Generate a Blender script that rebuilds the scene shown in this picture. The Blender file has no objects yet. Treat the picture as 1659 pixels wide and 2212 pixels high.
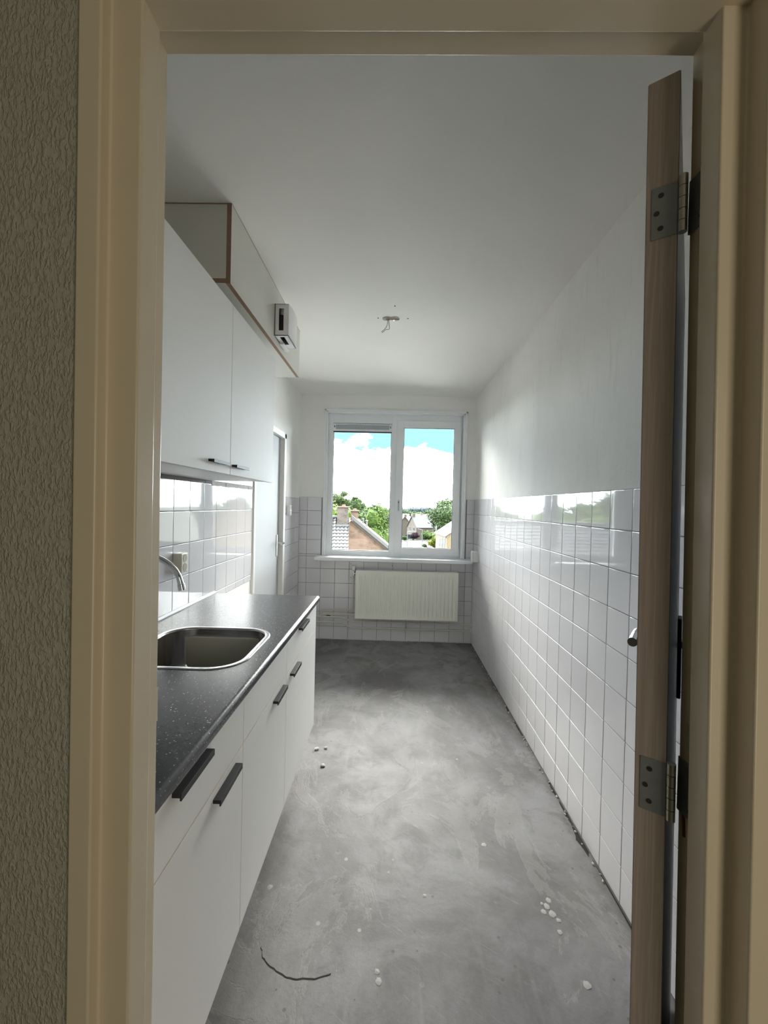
import bpy, bmesh, math, random
from mathutils import Vector, Matrix
random.seed(7)
SC = bpy.context.scene
COL = SC.collection
PI = math.pi

# ------------------------------------------------------------------ camera
CAM_H = 1.424
F_PX, PITCH, YAW, ROLL = 902.69, -0.01533, 0.01957, -0.02417
def cam_axes(pi, ya, ro):
    Rz = Matrix.Rotation(ya, 3, 'Z'); Rx = Matrix.Rotation(pi, 3, 'X'); Ry = Matrix.Rotation(ro, 3, 'Y')
    return Rz @ Rx @ Ry
A = cam_axes(PITCH, YAW, ROLL)
cx, cy, cz = A.col[0], A.col[1], A.col[2]
cd = bpy.data.cameras.new('camera')
cam = bpy.data.objects.new('camera', cd); COL.objects.link(cam)
m = Matrix.Identity(4)
for i in range(3):
    m[i][0] = cx[i]; m[i][1] = cz[i]; m[i][2] = -cy[i]
m[2][3] = CAM_H
cam.matrix_world = m
cd.sensor_fit = 'VERTICAL'; cd.sensor_height = 36.0; cd.sensor_width = 27.0
cd.lens = F_PX * 36.0 / 2212.0
cd.clip_start = 0.02; cd.clip_end = 3000
SC.camera = cam

# ------------------------------------------------------------------ view / cycles
SC.view_settings.view_transform = 'Standard'
SC.view_settings.look = 'None'
SC.view_settings.exposure = 0.80
SC.view_settings.gamma = 1.0
SC.view_settings.use_curve_mapping = False
SC.cycles.max_bounces = 12
SC.cycles.diffuse_bounces = 8
SC.cycles.glossy_bounces = 6
SC.cycles.transparent_max_bounces = 12
SC.cycles.sample_clamp_indirect = 25.0
SC.cycles.use_denoising = True
SC.cycles.caustics_reflective = False
SC.cycles.caustics_refractive = False

# ------------------------------------------------------------------ world: bright cloudy summer sky
SKY_LOW, SKY_HIGH, SKY_BOOST = 24.0, 22.0, 8.0
W = bpy.data.worlds.new('sky'); SC.world = W; W.use_nodes = True
nt = W.node_tree; nt.nodes.clear()
def N(nt, t, **kw):
    n = nt.nodes.new(t)
    for k, v in kw.items(): setattr(n, k, v)
    return n
def math_(nt, op, a, b=None, clamp=False):
    n = N(nt, 'ShaderNodeMath', operation=op); n.use_clamp = clamp
    for i, v in enumerate((a, b)):
        if v is None: continue
        if isinstance(v, (int, float)): n.inputs[i].default_value = v
        else: nt.links.new(v, n.inputs[i])
    return n.outputs[0]
def smooth(nt, v, a, b):
    n = N(nt, 'ShaderNodeMapRange', interpolation_type='SMOOTHSTEP')
    n.inputs['From Min'].default_value = a; n.inputs['From Max'].default_value = b
    nt.links.new(v, n.inputs['Value']); return n.outputs['Result']
tc = N(nt, 'ShaderNodeTexCoord')
sep = N(nt, 'ShaderNodeSeparateXYZ'); nt.links.new(tc.outputs['Generated'], sep.inputs[0])
mp = N(nt, 'ShaderNodeMapping'); mp.inputs['Scale'].default_value = (1, 1, 2.0); mp.inputs['Location'].default_value = (0.31, 0.2, 0.1)
nt.links.new(tc.outputs['Generated'], mp.inputs['Vector'])
nz = N(nt, 'ShaderNodeTexNoise'); nz.inputs['Scale'].default_value = 7.0; nz.inputs['Detail'].default_value = 6; nz.inputs['Roughness'].default_value = 0.55
nt.links.new(mp.outputs[0], nz.inputs['Vector'])
el = sep.outputs['Z']
# more open blue from about five degrees up, white cloud banks towards the horizon
t = math_(nt, 'ADD', nz.outputs['Fac'], math_(nt, 'MULTIPLY', math_(nt, 'SUBTRACT', 0.112, el), 2.0))
cloud = math_(nt, 'MAXIMUM', math_(nt, 'POWER', smooth(nt, t, 0.44, 0.56), 1.6), smooth(nt, el, 0.19, 0.28))
mixc = N(nt, 'ShaderNodeMix', data_type='RGBA')
nt.links.new(cloud, mixc.inputs[0])
mixc.inputs[6].default_value = (0.0145, 0.0285, 0.0300, 1); mixc.inputs[7].default_value = (0.88, 0.95, 1.0, 1)
below = smooth(nt, el, -0.02, -0.005)
mixg = N(nt, 'ShaderNodeMix', data_type='RGBA'); nt.links.new(below, mixg.inputs[0])
mixg.inputs[6].default_value = (0.30, 0.33, 0.24, 1); nt.links.new(mixc.outputs[2], mixg.inputs[7])
up = smooth(nt, el, 0.20, 0.45)
st = math_(nt, 'ADD', math_(nt, 'MULTIPLY', up, SKY_HIGH - SKY_LOW), SKY_LOW)
# brightness added high in the unseen sky before the window, to light the room
az = math_(nt, 'DIVIDE', sep.outputs['Y'], math_(nt, 'SQRT', math_(nt, 'SUBTRACT', 1.0001, math_(nt, 'MULTIPLY', el, el))))
boost = math_(nt, 'MULTIPLY', math_(nt, 'MULTIPLY', smooth(nt, az, 0.30, 0.75), smooth(nt, el, 0.21, 0.33)), math_(nt, 'SUBTRACT', 1.0, smooth(nt, el, 0.72, 0.92)))
st = math_(nt, 'ADD', st, math_(nt, 'MULTIPLY', boost, SKY_BOOST))
# the half of the sky behind the building is dimmed to tone down outdoor faces turned this way
st = math_(nt, 'MULTIPLY', st, math_(nt, 'ADD', math_(nt, 'MULTIPLY', smooth(nt, sep.outputs['Y'], -0.45, 0.20), 0.72), 0.28))
warm = N(nt, 'ShaderNodeMix', data_type='RGBA'); nt.links.new(boost, warm.inputs[0]); nt.links.new(mixg.outputs[2], warm.inputs[6]); warm.inputs[7].default_value = (1.0, 0.955, 0.88, 1)
bg = N(nt, 'ShaderNodeBackground'); nt.links.new(warm.outputs[2], bg.inputs['Color']); nt.links.new(st, bg.inputs['Strength'])
wo = N(nt, 'ShaderNodeOutputWorld'); nt.links.new(bg.outputs[0], wo.inputs[0])

# ------------------------------------------------------------------ sun (high, from behind the building and to the right) and lamps
sd = bpy.data.lights.new('sun', 'SUN'); sd.energy = 3.8; sd.angle = math.radians(0.6); sd.color = (1.0, 0.95, 0.86)
so = bpy.data.objects.new('sun', sd); COL.objects.link(so)
so.rotation_euler = Vector((-0.50, 0.62, -0.80)).to_track_quat('-Z', 'Y').to_euler()
# sampling portal in the window opening
pd = bpy.data.lights.new('window_portal', 'AREA'); pd.shape = 'RECTANGLE'; pd.size = 1.44; pd.size_y = 1.50
pd.cycles.is_portal = True
po = bpy.data.objects.new('window_portal', pd); COL.objects.link(po)
po.location = (0.02, 4.50, 1.64); po.rotation_euler = (-PI / 2, 0, 0)
# unseen area light right in the hallway, standing in for an open doorway
hd = bpy.data.lights.new('hall_side_light', 'AREA'); hd.shape = 'RECTANGLE'; hd.size = 0.55; hd.size_y = 1.75; hd.energy = 7.2; hd.color = (1.0, 0.90, 0.72)
ho = bpy.data.objects.new('hall_side_light', hd); COL.objects.link(ho)
ho.location = (1.15, -1.15, 1.10); ho.rotation_euler = Vector((-1.25, 1.55, 0.0)).to_track_quat('-Z', 'Y').to_euler()

# ------------------------------------------------------------------ materials
def new_mat(name):
    mt = bpy.data.materials.new(name); mt.use_nodes = True
    nt = mt.node_tree; nt.nodes.clear()
    out = N(nt, 'ShaderNodeOutputMaterial'); b = N(nt, 'ShaderNodeBsdfPrincipled')
    nt.links.new(b.outputs[0], out.inputs[0])
    return mt, nt, b
def coords(nt, scale=(1, 1, 1), kind='Object', loc=(0, 0, 0)):
    t = N(nt, 'ShaderNodeTexCoord'); mp = N(nt, 'ShaderNodeMapping')
    mp.inputs['Scale'].default_value = scale; mp.inputs['Location'].default_value = loc
    nt.links.new(t.outputs[kind], mp.inputs[0]); return mp.outputs[0]
def noise(nt, vec, scale, detail=4, rough=0.5, dist=0.0):
    n = N(nt, 'ShaderNodeTexNoise'); n.inputs['Scale'].default_value = scale; n.inputs['Detail'].default_value = detail
    n.inputs['Roughness'].default_value = rough; n.inputs['Distortion'].default_value = dist
    nt.links.new(vec, n.inputs['Vector']); return n.outputs['Fac']
def mixcol(nt, fac, a, b):
    n = N(nt, 'ShaderNodeMix', data_type='RGBA')
    for i, v in ((0, fac), (6, a), (7, b)):
        if isinstance(v, (int, float)): n.inputs[i].default_value = v
        elif isinstance(v, tuple): n.inputs[i].default_value = (*v, 1) if len(v) == 3 else v
        else: nt.links.new(v, n.inputs[i])
    return n.outputs[2]
def bump(nt, b, h, strength=0.3, dist=0.01):
    n = N(nt, 'ShaderNodeBump'); n.inputs['Strength'].default_value = strength; n.inputs['Distance'].default_value = dist
    nt.links.new(h, n.inputs['Height']); nt.links.new(n.outputs[0], b.inputs['Normal'])
def simple(name, col, rough=0.5, metal=0.0, var=0.0, vscale=6.0, bmp=0.0, bscale=80.0, spec=0.5, coat=0.0):
    mt, nt, b = new_mat(name)
    b.inputs['Roughness'].default_value = rough; b.inputs['Metallic'].default_value = metal
    b.inputs['Specular IOR Level'].default_value = spec
    b.inputs['Coat Weight'].default_value = coat; b.inputs['Coat Roughness'].default_value = 0.08
    v = coords(nt)
    f = noise(nt, v, vscale, 5, 0.6)
    d = tuple(max(0, c * (1 - var)) for c in col); l = tuple(min(1, c * (1 + var * 0.5)) for c in col)
    nt.links.new(mixcol(nt, f, d, l), b.inputs['Base Color'])
    if bmp: bump(nt, b, noise(nt, v, bscale, 3, 0.6), bmp, 0.002)
    return mt
M = {}
M['ceiling'] = simple('ceiling paint', (0.885, 0.875, 0.845), 0.85, var=0.03, vscale=2.5, bmp=0.15, bscale=60)
M['grout'] = simple('grey grout', (0.24, 0.225, 0.24), 0.9, var=0.2, vscale=30)
M['cream'] = simple('cream gloss paint', (0.66, 0.575, 0.43), 0.22, var=0.05, vscale=9, bmp=0.05, bscale=35)
M['white_paint'] = simple('white satin paint', (0.80, 0.80, 0.77), 0.35, var=0.03, bmp=0.03)
M['pvc'] = simple('white window plastic', (0.86, 0.885, 0.91), 0.28, var=0.02)
M['gasket'] = simple('dark rubber gasket', (0.03, 0.03, 0.04), 0.6)
M['melamine'] = simple('white melamine', (0.76, 0.765, 0.75), 0.30, var=0.02, bmp=0.04, bscale=160)
M['cab_front'] = simple('off white cabinet front', (0.82, 0.825, 0.815), 0.60, var=0.02, bmp=0.05, bscale=240)
M['cab_edge'] = simple('cream edge banding', (0.80, 0.76, 0.64), 0.5)
M['carcass'] = simple('pale carcass board', (0.74, 0.71, 0.62), 0.6)
M['chip'] = simple('brown board edge', (0.30, 0.185, 0.125), 0.75, var=0.25, vscale=120)
M['soffit'] = simple('aged white board', (0.66, 0.655, 0.61), 0.5, var=0.04)
M['black'] = simple('black handle metal', (0.012, 0.011, 0.014), 0.52, bmp=0.02)
M['chrome'] = simple('chrome', (0.72, 0.73, 0.75), 0.06, metal=1.0)
M['alu'] = simple('brushed metal', (0.62, 0.62, 0.60), 0.3, metal=1.0)
M['zinc'] = simple('dull zinc hinge', (0.25, 0.27, 0.275), 0.45, metal=0.12, var=0.25, vscale=40)
M['zinc_dark'] = simple('dark screw', (0.05, 0.05, 0.05), 0.5, metal=0.5)
M['brass_dull'] = simple('dull hinge knuckle', (0.40, 0.39, 0.33), 0.28, metal=1.0, var=0.2, vscale=60)
M['rad'] = simple('cream white radiator enamel', (0.83, 0.83, 0.76), 0.30, var=0.02)
M['pipe'] = simple('cream painted pipe', (0.70, 0.68, 0.62), 0.35, var=0.08, vscale=20)
M['plastic'] = simple('white plastic', (0.78, 0.78, 0.79), 0.35)
M['plastic_old'] = simple('ivory plastic', (0.66, 0.64, 0.53), 0.35)
M['plastic_hole'] = simple('grey beige socket insert', (0.26, 0.24, 0.18), 0.5)
M['dark'] = simple('dark void', (0.02, 0.018, 0.017), 0.9)
M['leaf_face'] = simple('dark gloss door face', (0.085, 0.08, 0.088), 0.30, var=0.1)
M['wire'] = simple('grey wire', (0.30, 0.27, 0.24), 0.5)
M['strip'] = simple('dirty joint strip', (0.20, 0.18, 0.18), 0.8, var=0.4, vscale=25)
M['strip_pale'] = simple('pale mortar strip', (0.48, 0.46, 0.44), 0.9, var=0.25, vscale=30)
M['crumb'] = simple('white plaster crumb', (0.78, 0.76, 0.72), 0.9, var=0.1, vscale=60)
M['primer'] = simple('old grey green filler', (0.42, 0.42, 0.34), 0.5, var=0.15, vscale=30)
M['rust'] = simple('rust red paint run', (0.10, 0.035, 0.02), 0.6)

def wood_edge():
    mt, nt, b = new_mat('bare wood door edge'); b.inputs['Roughness'].default_value = 0.6
    v = coords(nt, (60, 60, 1.6)); w = noise(nt, v, 3.2, 5, 0.6, 0.8)
    v2 = coords(nt, (1, 1, 0.5)); w2 = noise(nt, v2, 5, 3)
    c = mixcol(nt, smooth(nt, w, 0.38, 0.66), (0.36, 0.298, 0.255), (0.455, 0.385, 0.33))
    nt.links.new(mixcol(nt, math_(nt, 'MULTIPLY', w2, 0.35), c, (0.47, 0.40, 0.35)), b.inputs['Base Color'])
    bump(nt, b, w, 0.12, 0.001); return mt
M['wood'] = wood_edge()

def tile_mat():
    mt, nt, b = new_mat('white glazed tile')
    v = coords(nt)
    g = N(nt, 'ShaderNodeNewGeometry')
    f = math_(nt, 'MULTIPLY', g.outputs['Random Per Island'], 1.0)
    nt.links.new(mixcol(nt, f, (0.70, 0.697, 0.728), (0.725, 0.717, 0.748)), b.inputs['Base Color'])
    b.inputs['Roughness'].default_value = 0.035; b.inputs['IOR'].default_value = 1.52
    bump(nt, b, noise(nt, v, 13, 2, 0.4), 0.016, 0.0025); return mt
M['tile'] = tile_mat()

def plaster(name, base, dark, patch=0.5, speck=True):
    mt, nt, b = new_mat(name); b.inputs['Roughness'].default_value = 0.88
    v = coords(nt, (1, 1, 0.6)); vz = coords(nt)
    big = noise(nt, v, 2.6, 6, 0.62, 0.3)
    col = mixcol(nt, math_(nt, 'MULTIPLY', smooth(nt, big, 0.45, 0.72), patch), base, dark)
    fine = noise(nt, vz, 26, 4, 0.7)
    col = mixcol(nt, math_(nt, 'MULTIPLY', smooth(nt, fine, 0.55, 0.8), 0.35 * patch), col, dark)
    nt.links.new(col, b.inputs['Base Color'])
    bump(nt, b, noise(nt, vz, 90, 4, 0.6), 0.18, 0.002); return mt
M['wall_white'] = plaster('white wall plaster', (0.88, 0.88, 0.86), (0.80, 0.80, 0.79), 0.35)

def plaster_worn():
    # the long right wall: bare scraped plaster, greyer in a broad cloudy zone above the tiles
    mt, nt, b = new_mat('scraped grey white plaster'); b.inputs['Roughness'].default_value = 0.9
    v = coords(nt); s = N(nt, 'ShaderNodeSeparateXYZ'); nt.links.new(v, s.inputs[0])
    big = noise(nt, coords(nt, (1, 1, 0.55)), 2.1, 6, 0.6, 0.4)
    zone = math_(nt, 'MULTIPLY', smooth(nt, math_(nt, 'MULTIPLY', s.outputs['Z'], -1.0), -2.25, -1.65), smooth(nt, math_(nt, 'MULTIPLY', s.outputs['Y'], -1.0), -4.1, -2.6))
    k = math_(nt, 'ADD', math_(nt, 'MULTIPLY', zone, 0.75), math_(nt, 'MULTIPLY', math_(nt, 'SUBTRACT', big, 0.5), 1.3), True)
    col = mixcol(nt, k, (0.87, 0.865, 0.84), (0.63, 0.635, 0.625))
    st = noise(nt, coords(nt, (1, 9, 1.0)), 4.0, 5, 0.7)
    col = mixcol(nt, math_(nt, 'MULTIPLY', smooth(nt, st, 0.56, 0.75), 0.30), col, (0.50, 0.50, 0.49))
    nt.links.new(col, b.inputs['Base Color'])
    bump(nt, b, noise(nt, v, 70, 4, 0.65), 0.25, 0.003); return mt
M['wall_worn'] = plaster_worn()

def hall_plaster():
    mt, nt, b = new_mat('textured hall wall covering'); b.inputs['Roughness'].default_value = 0.55
    v = coords(nt, (1, 1, 0.42))
    h = noise(nt, v, 250, 3, 0.55, 0.5); h2 = noise(nt, v, 100, 2, 0.5)
    nt.links.new(mixcol(nt, h2, (0.39, 0.385, 0.315), (0.45, 0.445, 0.365)), b.inputs['Base Color'])
    bump(nt, b, math_(nt, 'ADD', smooth(nt, h, 0.42, 0.66), math_(nt, 'MULTIPLY', h2, 0.5)), 0.55, 0.004); return mt
M['hall_wall'] = hall_plaster()

def concrete():
    mt, nt, b = new_mat('bare screed floor')
    v = coords(nt)
    big = noise(nt, v, 1.7, 8, 0.66, 0.6); mid = noise(nt, v, 6.5, 9, 0.70, 0.8); fine = noise(nt, v, 60, 6, 0.75)
    col = mixcol(nt, smooth(nt, big, 0.34, 0.66), (0.1183, 0.1119, 0.1159), (0.2381, 0.235, 0.2525))
    col = mixcol(nt, math_(nt, 'MULTIPLY', smooth(nt, mid, 0.46, 0.70), 0.62), col, (0.1079, 0.1023, 0.1023))
    # brownish skim, darker bluish bare zones
    hue = noise(nt, coords(nt, loc=(7, 3, 0)), 1.2, 5, 0.6, 0.4)
    col = mixcol(nt, math_(nt, 'MULTIPLY', smooth(nt, hue, 0.52, 0.70), 0.45), col, (0.1918, 0.1774, 0.1558))
    # pale skim patches with a sharp broken outline
    pt = noise(nt, coords(nt, (1.0, 0.65, 1), loc=(3.1, 1.7, 0)), 2.6, 10, 0.66, 0.9)
    edge = math_(nt, 'MULTIPLY', smooth(nt, pt, 0.555, 0.575), 0.42)
    col = mixcol(nt, edge, col, (0.2677, 0.2597, 0.2541))
    rim = math_(nt, 'MULTIPLY', smooth(nt, pt, 0.54, 0.556), math_(nt, 'SUBTRACT', 1.0, smooth(nt, pt, 0.556, 0.572)))
    col = mixcol(nt, math_(nt, 'MULTIPLY', rim, 0.30), col, (0.3676, 0.3596, 0.3516))
    lng = noise(nt, coords(nt, (9, 0.9, 1), loc=(1, 4, 0)), 1.6, 6, 0.65, 0.5)
    col = mixcol(nt, math_(nt, 'MULTIPLY', smooth(nt, lng, 0.55, 0.72), 0.35), col, (0.2757, 0.2717, 0.2757))
    # trowel scratches
    sv = coords(nt, (3, 40, 1)); n = N(nt, 'ShaderNodeMapping'); n.inputs['Rotation'].default_value = (0, 0, 0.6); nt.links.new(v, n.inputs[0])
    n2 = N(nt, 'ShaderNodeMapping'); n2.inputs['Scale'].default_value = (4, 46, 1); nt.links.new(n.outputs[0], n2.inputs[0])
    scr = noise(nt, n2.outputs[0], 2.2, 4, 0.6, 1.2)
    col = mixcol(nt, math_(nt, 'MULTIPLY', smooth(nt, scr, 0.60, 0.72), 0.42), col, (0.2957, 0.2877, 0.2877))
    col = mixcol(nt, math_(nt, 'MULTIPLY', smooth(nt, fine, 0.50, 0.75), 0.40), col, (0.1039, 0.0999, 0.0999))
    # paint specks and small dark pits
    vo = N(nt, 'ShaderNodeTexVoronoi'); vo.inputs['Scale'].default_value = 9; nt.links.new(v, vo.inputs['Vector'])
    ms = noise(nt, coords(nt, loc=(9, 2, 0)), 1.1, 2)
    sp = math_(nt, 'MULTIPLY', math_(nt, 'LESS_THAN', vo.outputs['Distance'], 0.07), smooth(nt, ms, 0.50, 0.62))
    col = mixcol(nt, math_(nt, 'MULTIPLY', sp, 0.7), col, (0.3996, 0.3916, 0.3756))
    vo2 = N(nt, 'ShaderNodeTexVoronoi'); vo2.inputs['Scale'].default_value = 14; nt.links.new(coords(nt, loc=(5, 5, 0)), vo2.inputs['Vector'])
    col = mixcol(nt, math_(nt, 'MULTIPLY', math_(nt, 'LESS_THAN', vo2.outputs['Distance'], 0.075), 0.6), col, (0.07992, 0.07592, 0.07193))
    # dirt and old glue along the wall base
    s = N(nt, 'ShaderNodeSeparateXYZ'); nt.links.new(v, s.inputs[0])
    dx = math_(nt, 'ADD', s.outputs['X'], math_(nt, 'MULTIPLY', math_(nt, 'SUBTRACT', mid, 0.5), 0.10))
    col = mixcol(nt, math_(nt, 'MULTIPLY', smooth(nt, dx, 0.80, 0.862), 0.70), col, (0.09191, 0.08392, 0.07992))
    nt.links.new(col, b.inputs['Base Color'])
    r = N(nt, 'ShaderNodeMapRange'); nt.links.new(mid, r.inputs['Value']); r.inputs['To Min'].default_value = 0.45; r.inputs['To Max'].default_value = 0.75
    nt.links.new(r.outputs[0], b.inputs['Roughness'])
    h = math_(nt, 'ADD', math_(nt, 'MULTIPLY', mid, 0.5), math_(nt, 'ADD', math_(nt, 'MULTIPLY', fine, 0.35), math_(nt, 'MULTIPLY', edge, 0.8)))
    bump(nt, b, h, 0.35, 0.006); return mt
M['floor'] = concrete()

def worktop_mat():
    mt, nt, b = new_mat('dark speckled worktop')
    v = coords(nt)
    vo = N(nt, 'ShaderNodeTexVoronoi'); vo.inputs['Scale'].default_value = 210; nt.links.new(v, vo.inputs['Vector'])
    wn = N(nt, 'ShaderNodeSeparateColor'); nt.links.new(vo.outputs['Color'], wn.inputs[0])
    f = noise(nt, v, 120, 4, 0.7)
    col = mixcol(nt, f, (0.020, 0.020, 0.024), (0.052, 0.052, 0.060))
    sp = math_(nt, 'MULTIPLY', math_(nt, 'GREATER_THAN', wn.outputs[0], 0.93), math_(nt, 'LESS_THAN', vo.outputs['Distance'], 0.30))
    col = mixcol(nt, sp, col, (0.55, 0.55, 0.54))
    sp2 = math_(nt, 'MULTIPLY', math_(nt, 'GREATER_THAN', wn.outputs[1], 0.86), math_(nt, 'LESS_THAN', vo.outputs['Distance'], 0.35))
    col = mixcol(nt, math_(nt, 'MULTIPLY', sp2, 0.5), col, (0.20, 0.20, 0.21))
    nt.links.new(col, b.inputs['Base Color'])
    b.inputs['Roughness'].default_value = 0.27
    bump(nt, b, noise(nt, v, 260, 3, 0.6), 0.10, 0.001); return mt
M['worktop'] = worktop_mat()

def steel_mat():
    mt, nt, b = new_mat('stainless steel'); b.inputs['Metallic'].default_value = 1.0
    b.inputs['Base Color'].default_value = (0.42, 0.41, 0.41, 1)
    n = noise(nt, coords(nt, (6, 6, 300)), 3, 3); r = N(nt, 'ShaderNodeMapRange'); nt.links.new(n, r.inputs['Value'])
    r.inputs['To Min'].default_value = 0.16; r.inputs['To Max'].default_value = 0.30; nt.links.new(r.outputs[0], b.inputs['Roughness']); return mt
M['steel'] = steel_mat()

def glass_mat():
    mt = bpy.data.materials.new('window glass'); mt.use_nodes = True; nt = mt.node_tree; nt.nodes.clear()
    out = N(nt, 'ShaderNodeOutputMaterial'); tr = N(nt, 'ShaderNodeBsdfTransparent'); gl = N(nt, 'ShaderNodeBsdfGlossy'); mx = N(nt, 'ShaderNodeMixShader')
    tr.inputs[0].default_value = (0.95, 0.97, 0.97, 1); gl.inputs['Roughness'].default_value = 0.0
    fr = N(nt, 'ShaderNodeFresnel'); fr.inputs[0].default_value = 1.45
    nt.links.new(fr.outputs[0], mx.inputs[0]); nt.links.new(tr.outputs[0], mx.inputs[1]); nt.links.new(gl.outputs[0], mx.inputs[2])
    nt.links.new(mx.outputs[0], out.inputs[0]); return mt
M['glass'] = glass_mat()

def leaf_mat(name, a, c):
    mt, nt, b = new_mat(name); b.inputs['Roughness'].default_value = 0.7; b.inputs['Specular IOR Level'].default_value = 0.12
    g = N(nt, 'ShaderNodeNewGeometry')
    nt.links.new(mixcol(nt, g.outputs['Random Per Island'], a, c), b.inputs['Base Color'])
    b.inputs['Subsurface Weight'].default_value = 0.0
    return mt
M['leaf_mid'] = leaf_mat('mid green leaves', (0.0118, 0.02786, 0.004107), (0.04527, 0.07416, 0.01027))
M['leaf_bright'] = leaf_mat('bright green leaves', (0.02559, 0.05167, 0.004107), (0.07877, 0.1168, 0.01155))
M['leaf_dark'] = leaf_mat('deep green leaves', (0.006163, 0.0164, 0.003571), (0.0291, 0.05079, 0.008928))
M['leaf_grey'] = leaf_mat('grey green leaves', (0.01712, 0.0293, 0.008928), (0.03937, 0.05666, 0.01674))
M['leaf_hazy'] = leaf_mat('haze tinted distant leaves', (0.01925, 0.02694, 0.02951), (0.02566, 0.03592, 0.03592))  # distance haze put into the leaf colour
M['leaf_purple'] = leaf_mat('purple leaves', (0.008983, 0.00308, 0.00616), (0.02309, 0.007696, 0.01283))
M['leaf_yellow'] = leaf_mat('yellow green leaves', (0.05118, 0.07187, 0.005137), (0.126, 0.1347, 0.01284))
M['bark'] = simple('bark', (0.02309, 0.01797, 0.01411), 0.9, var=0.3)
M['pantile'] = simple('pale weathered pantiles', (0.03178, 0.02734, 0.02734), 0.5, var=0.3, vscale=7)
M['ridge_dark'] = simple('dark ridge tile', (0.01155, 0.01155, 0.01411), 0.5, var=0.2)
M['barge'] = simple('white verge tiles', (0.06158, 0.05772, 0.05584), 0.5, var=0.15)
M['barge_dark'] = simple('brown bargeboard', (0.01925, 0.01283, 0.01026), 0.6)
M['lead'] = simple('pale lead flashing', (0.0821, 0.08983, 0.09491), 0.5)
M['slate'] = simple('grey roof tiles', (0.0122, 0.01271, 0.01473), 0.7, var=0.3, vscale=1.2)
M['slate_brown'] = simple('brown roof tiles', (0.01169, 0.009653, 0.009653), 0.7, var=0.3, vscale=1.5)
M['roof_red'] = simple('red brown roof tiles', (0.03412, 0.01886, 0.01527), 0.7, var=0.2, vscale=0.6)
M['pot'] = simple('orange clay pot', (0.09233, 0.0308, 0.01283), 0.7)
M['stone_cap'] = simple('sandy chimney cap', (0.08725, 0.06415, 0.04106), 0.8, var=0.1)
M['render_white'] = simple('pale render', (0.08725, 0.08725, 0.08725), 0.8)
M['window_white'] = simple('white window frame outside', (0.08468, 0.08725, 0.09233), 0.5)
M['window_dark'] = simple('dark outside glass', (0.01283, 0.0154, 0.01925), 0.1)
M['lamp_post'] = simple('galvanised lamp post', (0.08468, 0.08725, 0.08983), 0.5)
M['car_paint'] = simple('dark blue car paint', (0.005132, 0.00616, 0.01283), 0.15, coat=0.6)
M['tyre'] = simple('tyre rubber', (0.005132, 0.005132, 0.005132), 0.8)
M['lawn'] = simple('lawn', (0.01309, 0.02309, 0.00539), 0.95, var=0.3, vscale=0.8)
M['ground'] = simple('mixed gardens ground', (0.02566, 0.0308, 0.0154), 0.95, var=0.4, vscale=0.06)
M['asphalt'] = simple('grey street paving', (0.03388, 0.03388, 0.03617), 0.9, var=0.1, vscale=0.4)
M['pink_paving'] = simple('pink brick paving', (0.04154, 0.03079, 0.02695), 0.9, var=0.15, vscale=0.8)
def brick_mat(name, a, b2, mortar, bw=0.22, bh=0.0675):
    mt, nt, b = new_mat(name); b.inputs['Roughness'].default_value = 0.85
    t = N(nt, 'ShaderNodeTexCoord'); s = N(nt, 'ShaderNodeSeparateXYZ'); nt.links.new(t.outputs['Object'], s.inputs[0])
    c = N(nt, 'ShaderNodeCombineXYZ'); nt.links.new(math_(nt, 'ADD', s.outputs[0], s.outputs[1]), c.inputs[0]); nt.links.new(s.outputs[2], c.inputs[1])
    br = N(nt, 'ShaderNodeTexBrick'); nt.links.new(c.outputs[0], br.inputs['Vector'])
    br.inputs['Scale'].default_value = 1.0; br.inputs['Brick Width'].default_value = bw; br.inputs['Row Height'].default_value = bh
    br.inputs['Mortar Size'].default_value = 0.007; br.inputs['Color1'].default_value = (*a, 1); br.inputs['Color2'].default_value = (*b2, 1); br.inputs['Mortar'].default_value = (*mortar, 1)
    n2 = noise(nt, t.outputs['Object'], 2.2, 7, 0.7)
    c1 = mixcol(nt, math_(nt, 'MULTIPLY', smooth(nt, n2, 0.50, 0.62), 0.6), br.outputs['Color'], tuple(min(1, x * 1.35) for x in b2))
    nt.links.new(mixcol(nt, math_(nt, 'MULTIPLY', smooth(nt, math_(nt, 'MULTIPLY', n2, -1.0), -0.48, -0.38), 0.6), c1, tuple(x * 0.55 for x in a)), b.inputs['Base Color']); return mt
M['brick'] = brick_mat('red brown brick', (0.07805, 0.04135, 0.02615), (0.1076, 0.06117, 0.04007), (0.1266, 0.1055, 0.08435))
M['brick_grey'] = brick_mat('grey brown brick', (0.0381, 0.02857, 0.02395), (0.06533, 0.05035, 0.04218), (0.09254, 0.08435, 0.07623), 0.25, 0.10)
M['brick_brown'] = brick_mat('brown brick', (0.04355, 0.0313, 0.02177), (0.05035, 0.03674, 0.02586), (0.05443, 0.04355, 0.03266))
M['brick_yellow'] = brick_mat('yellow brick', (0.08435, 0.05851, 0.02586), (0.09793, 0.06804, 0.0313), (0.09254, 0.07077, 0.04082))

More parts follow.
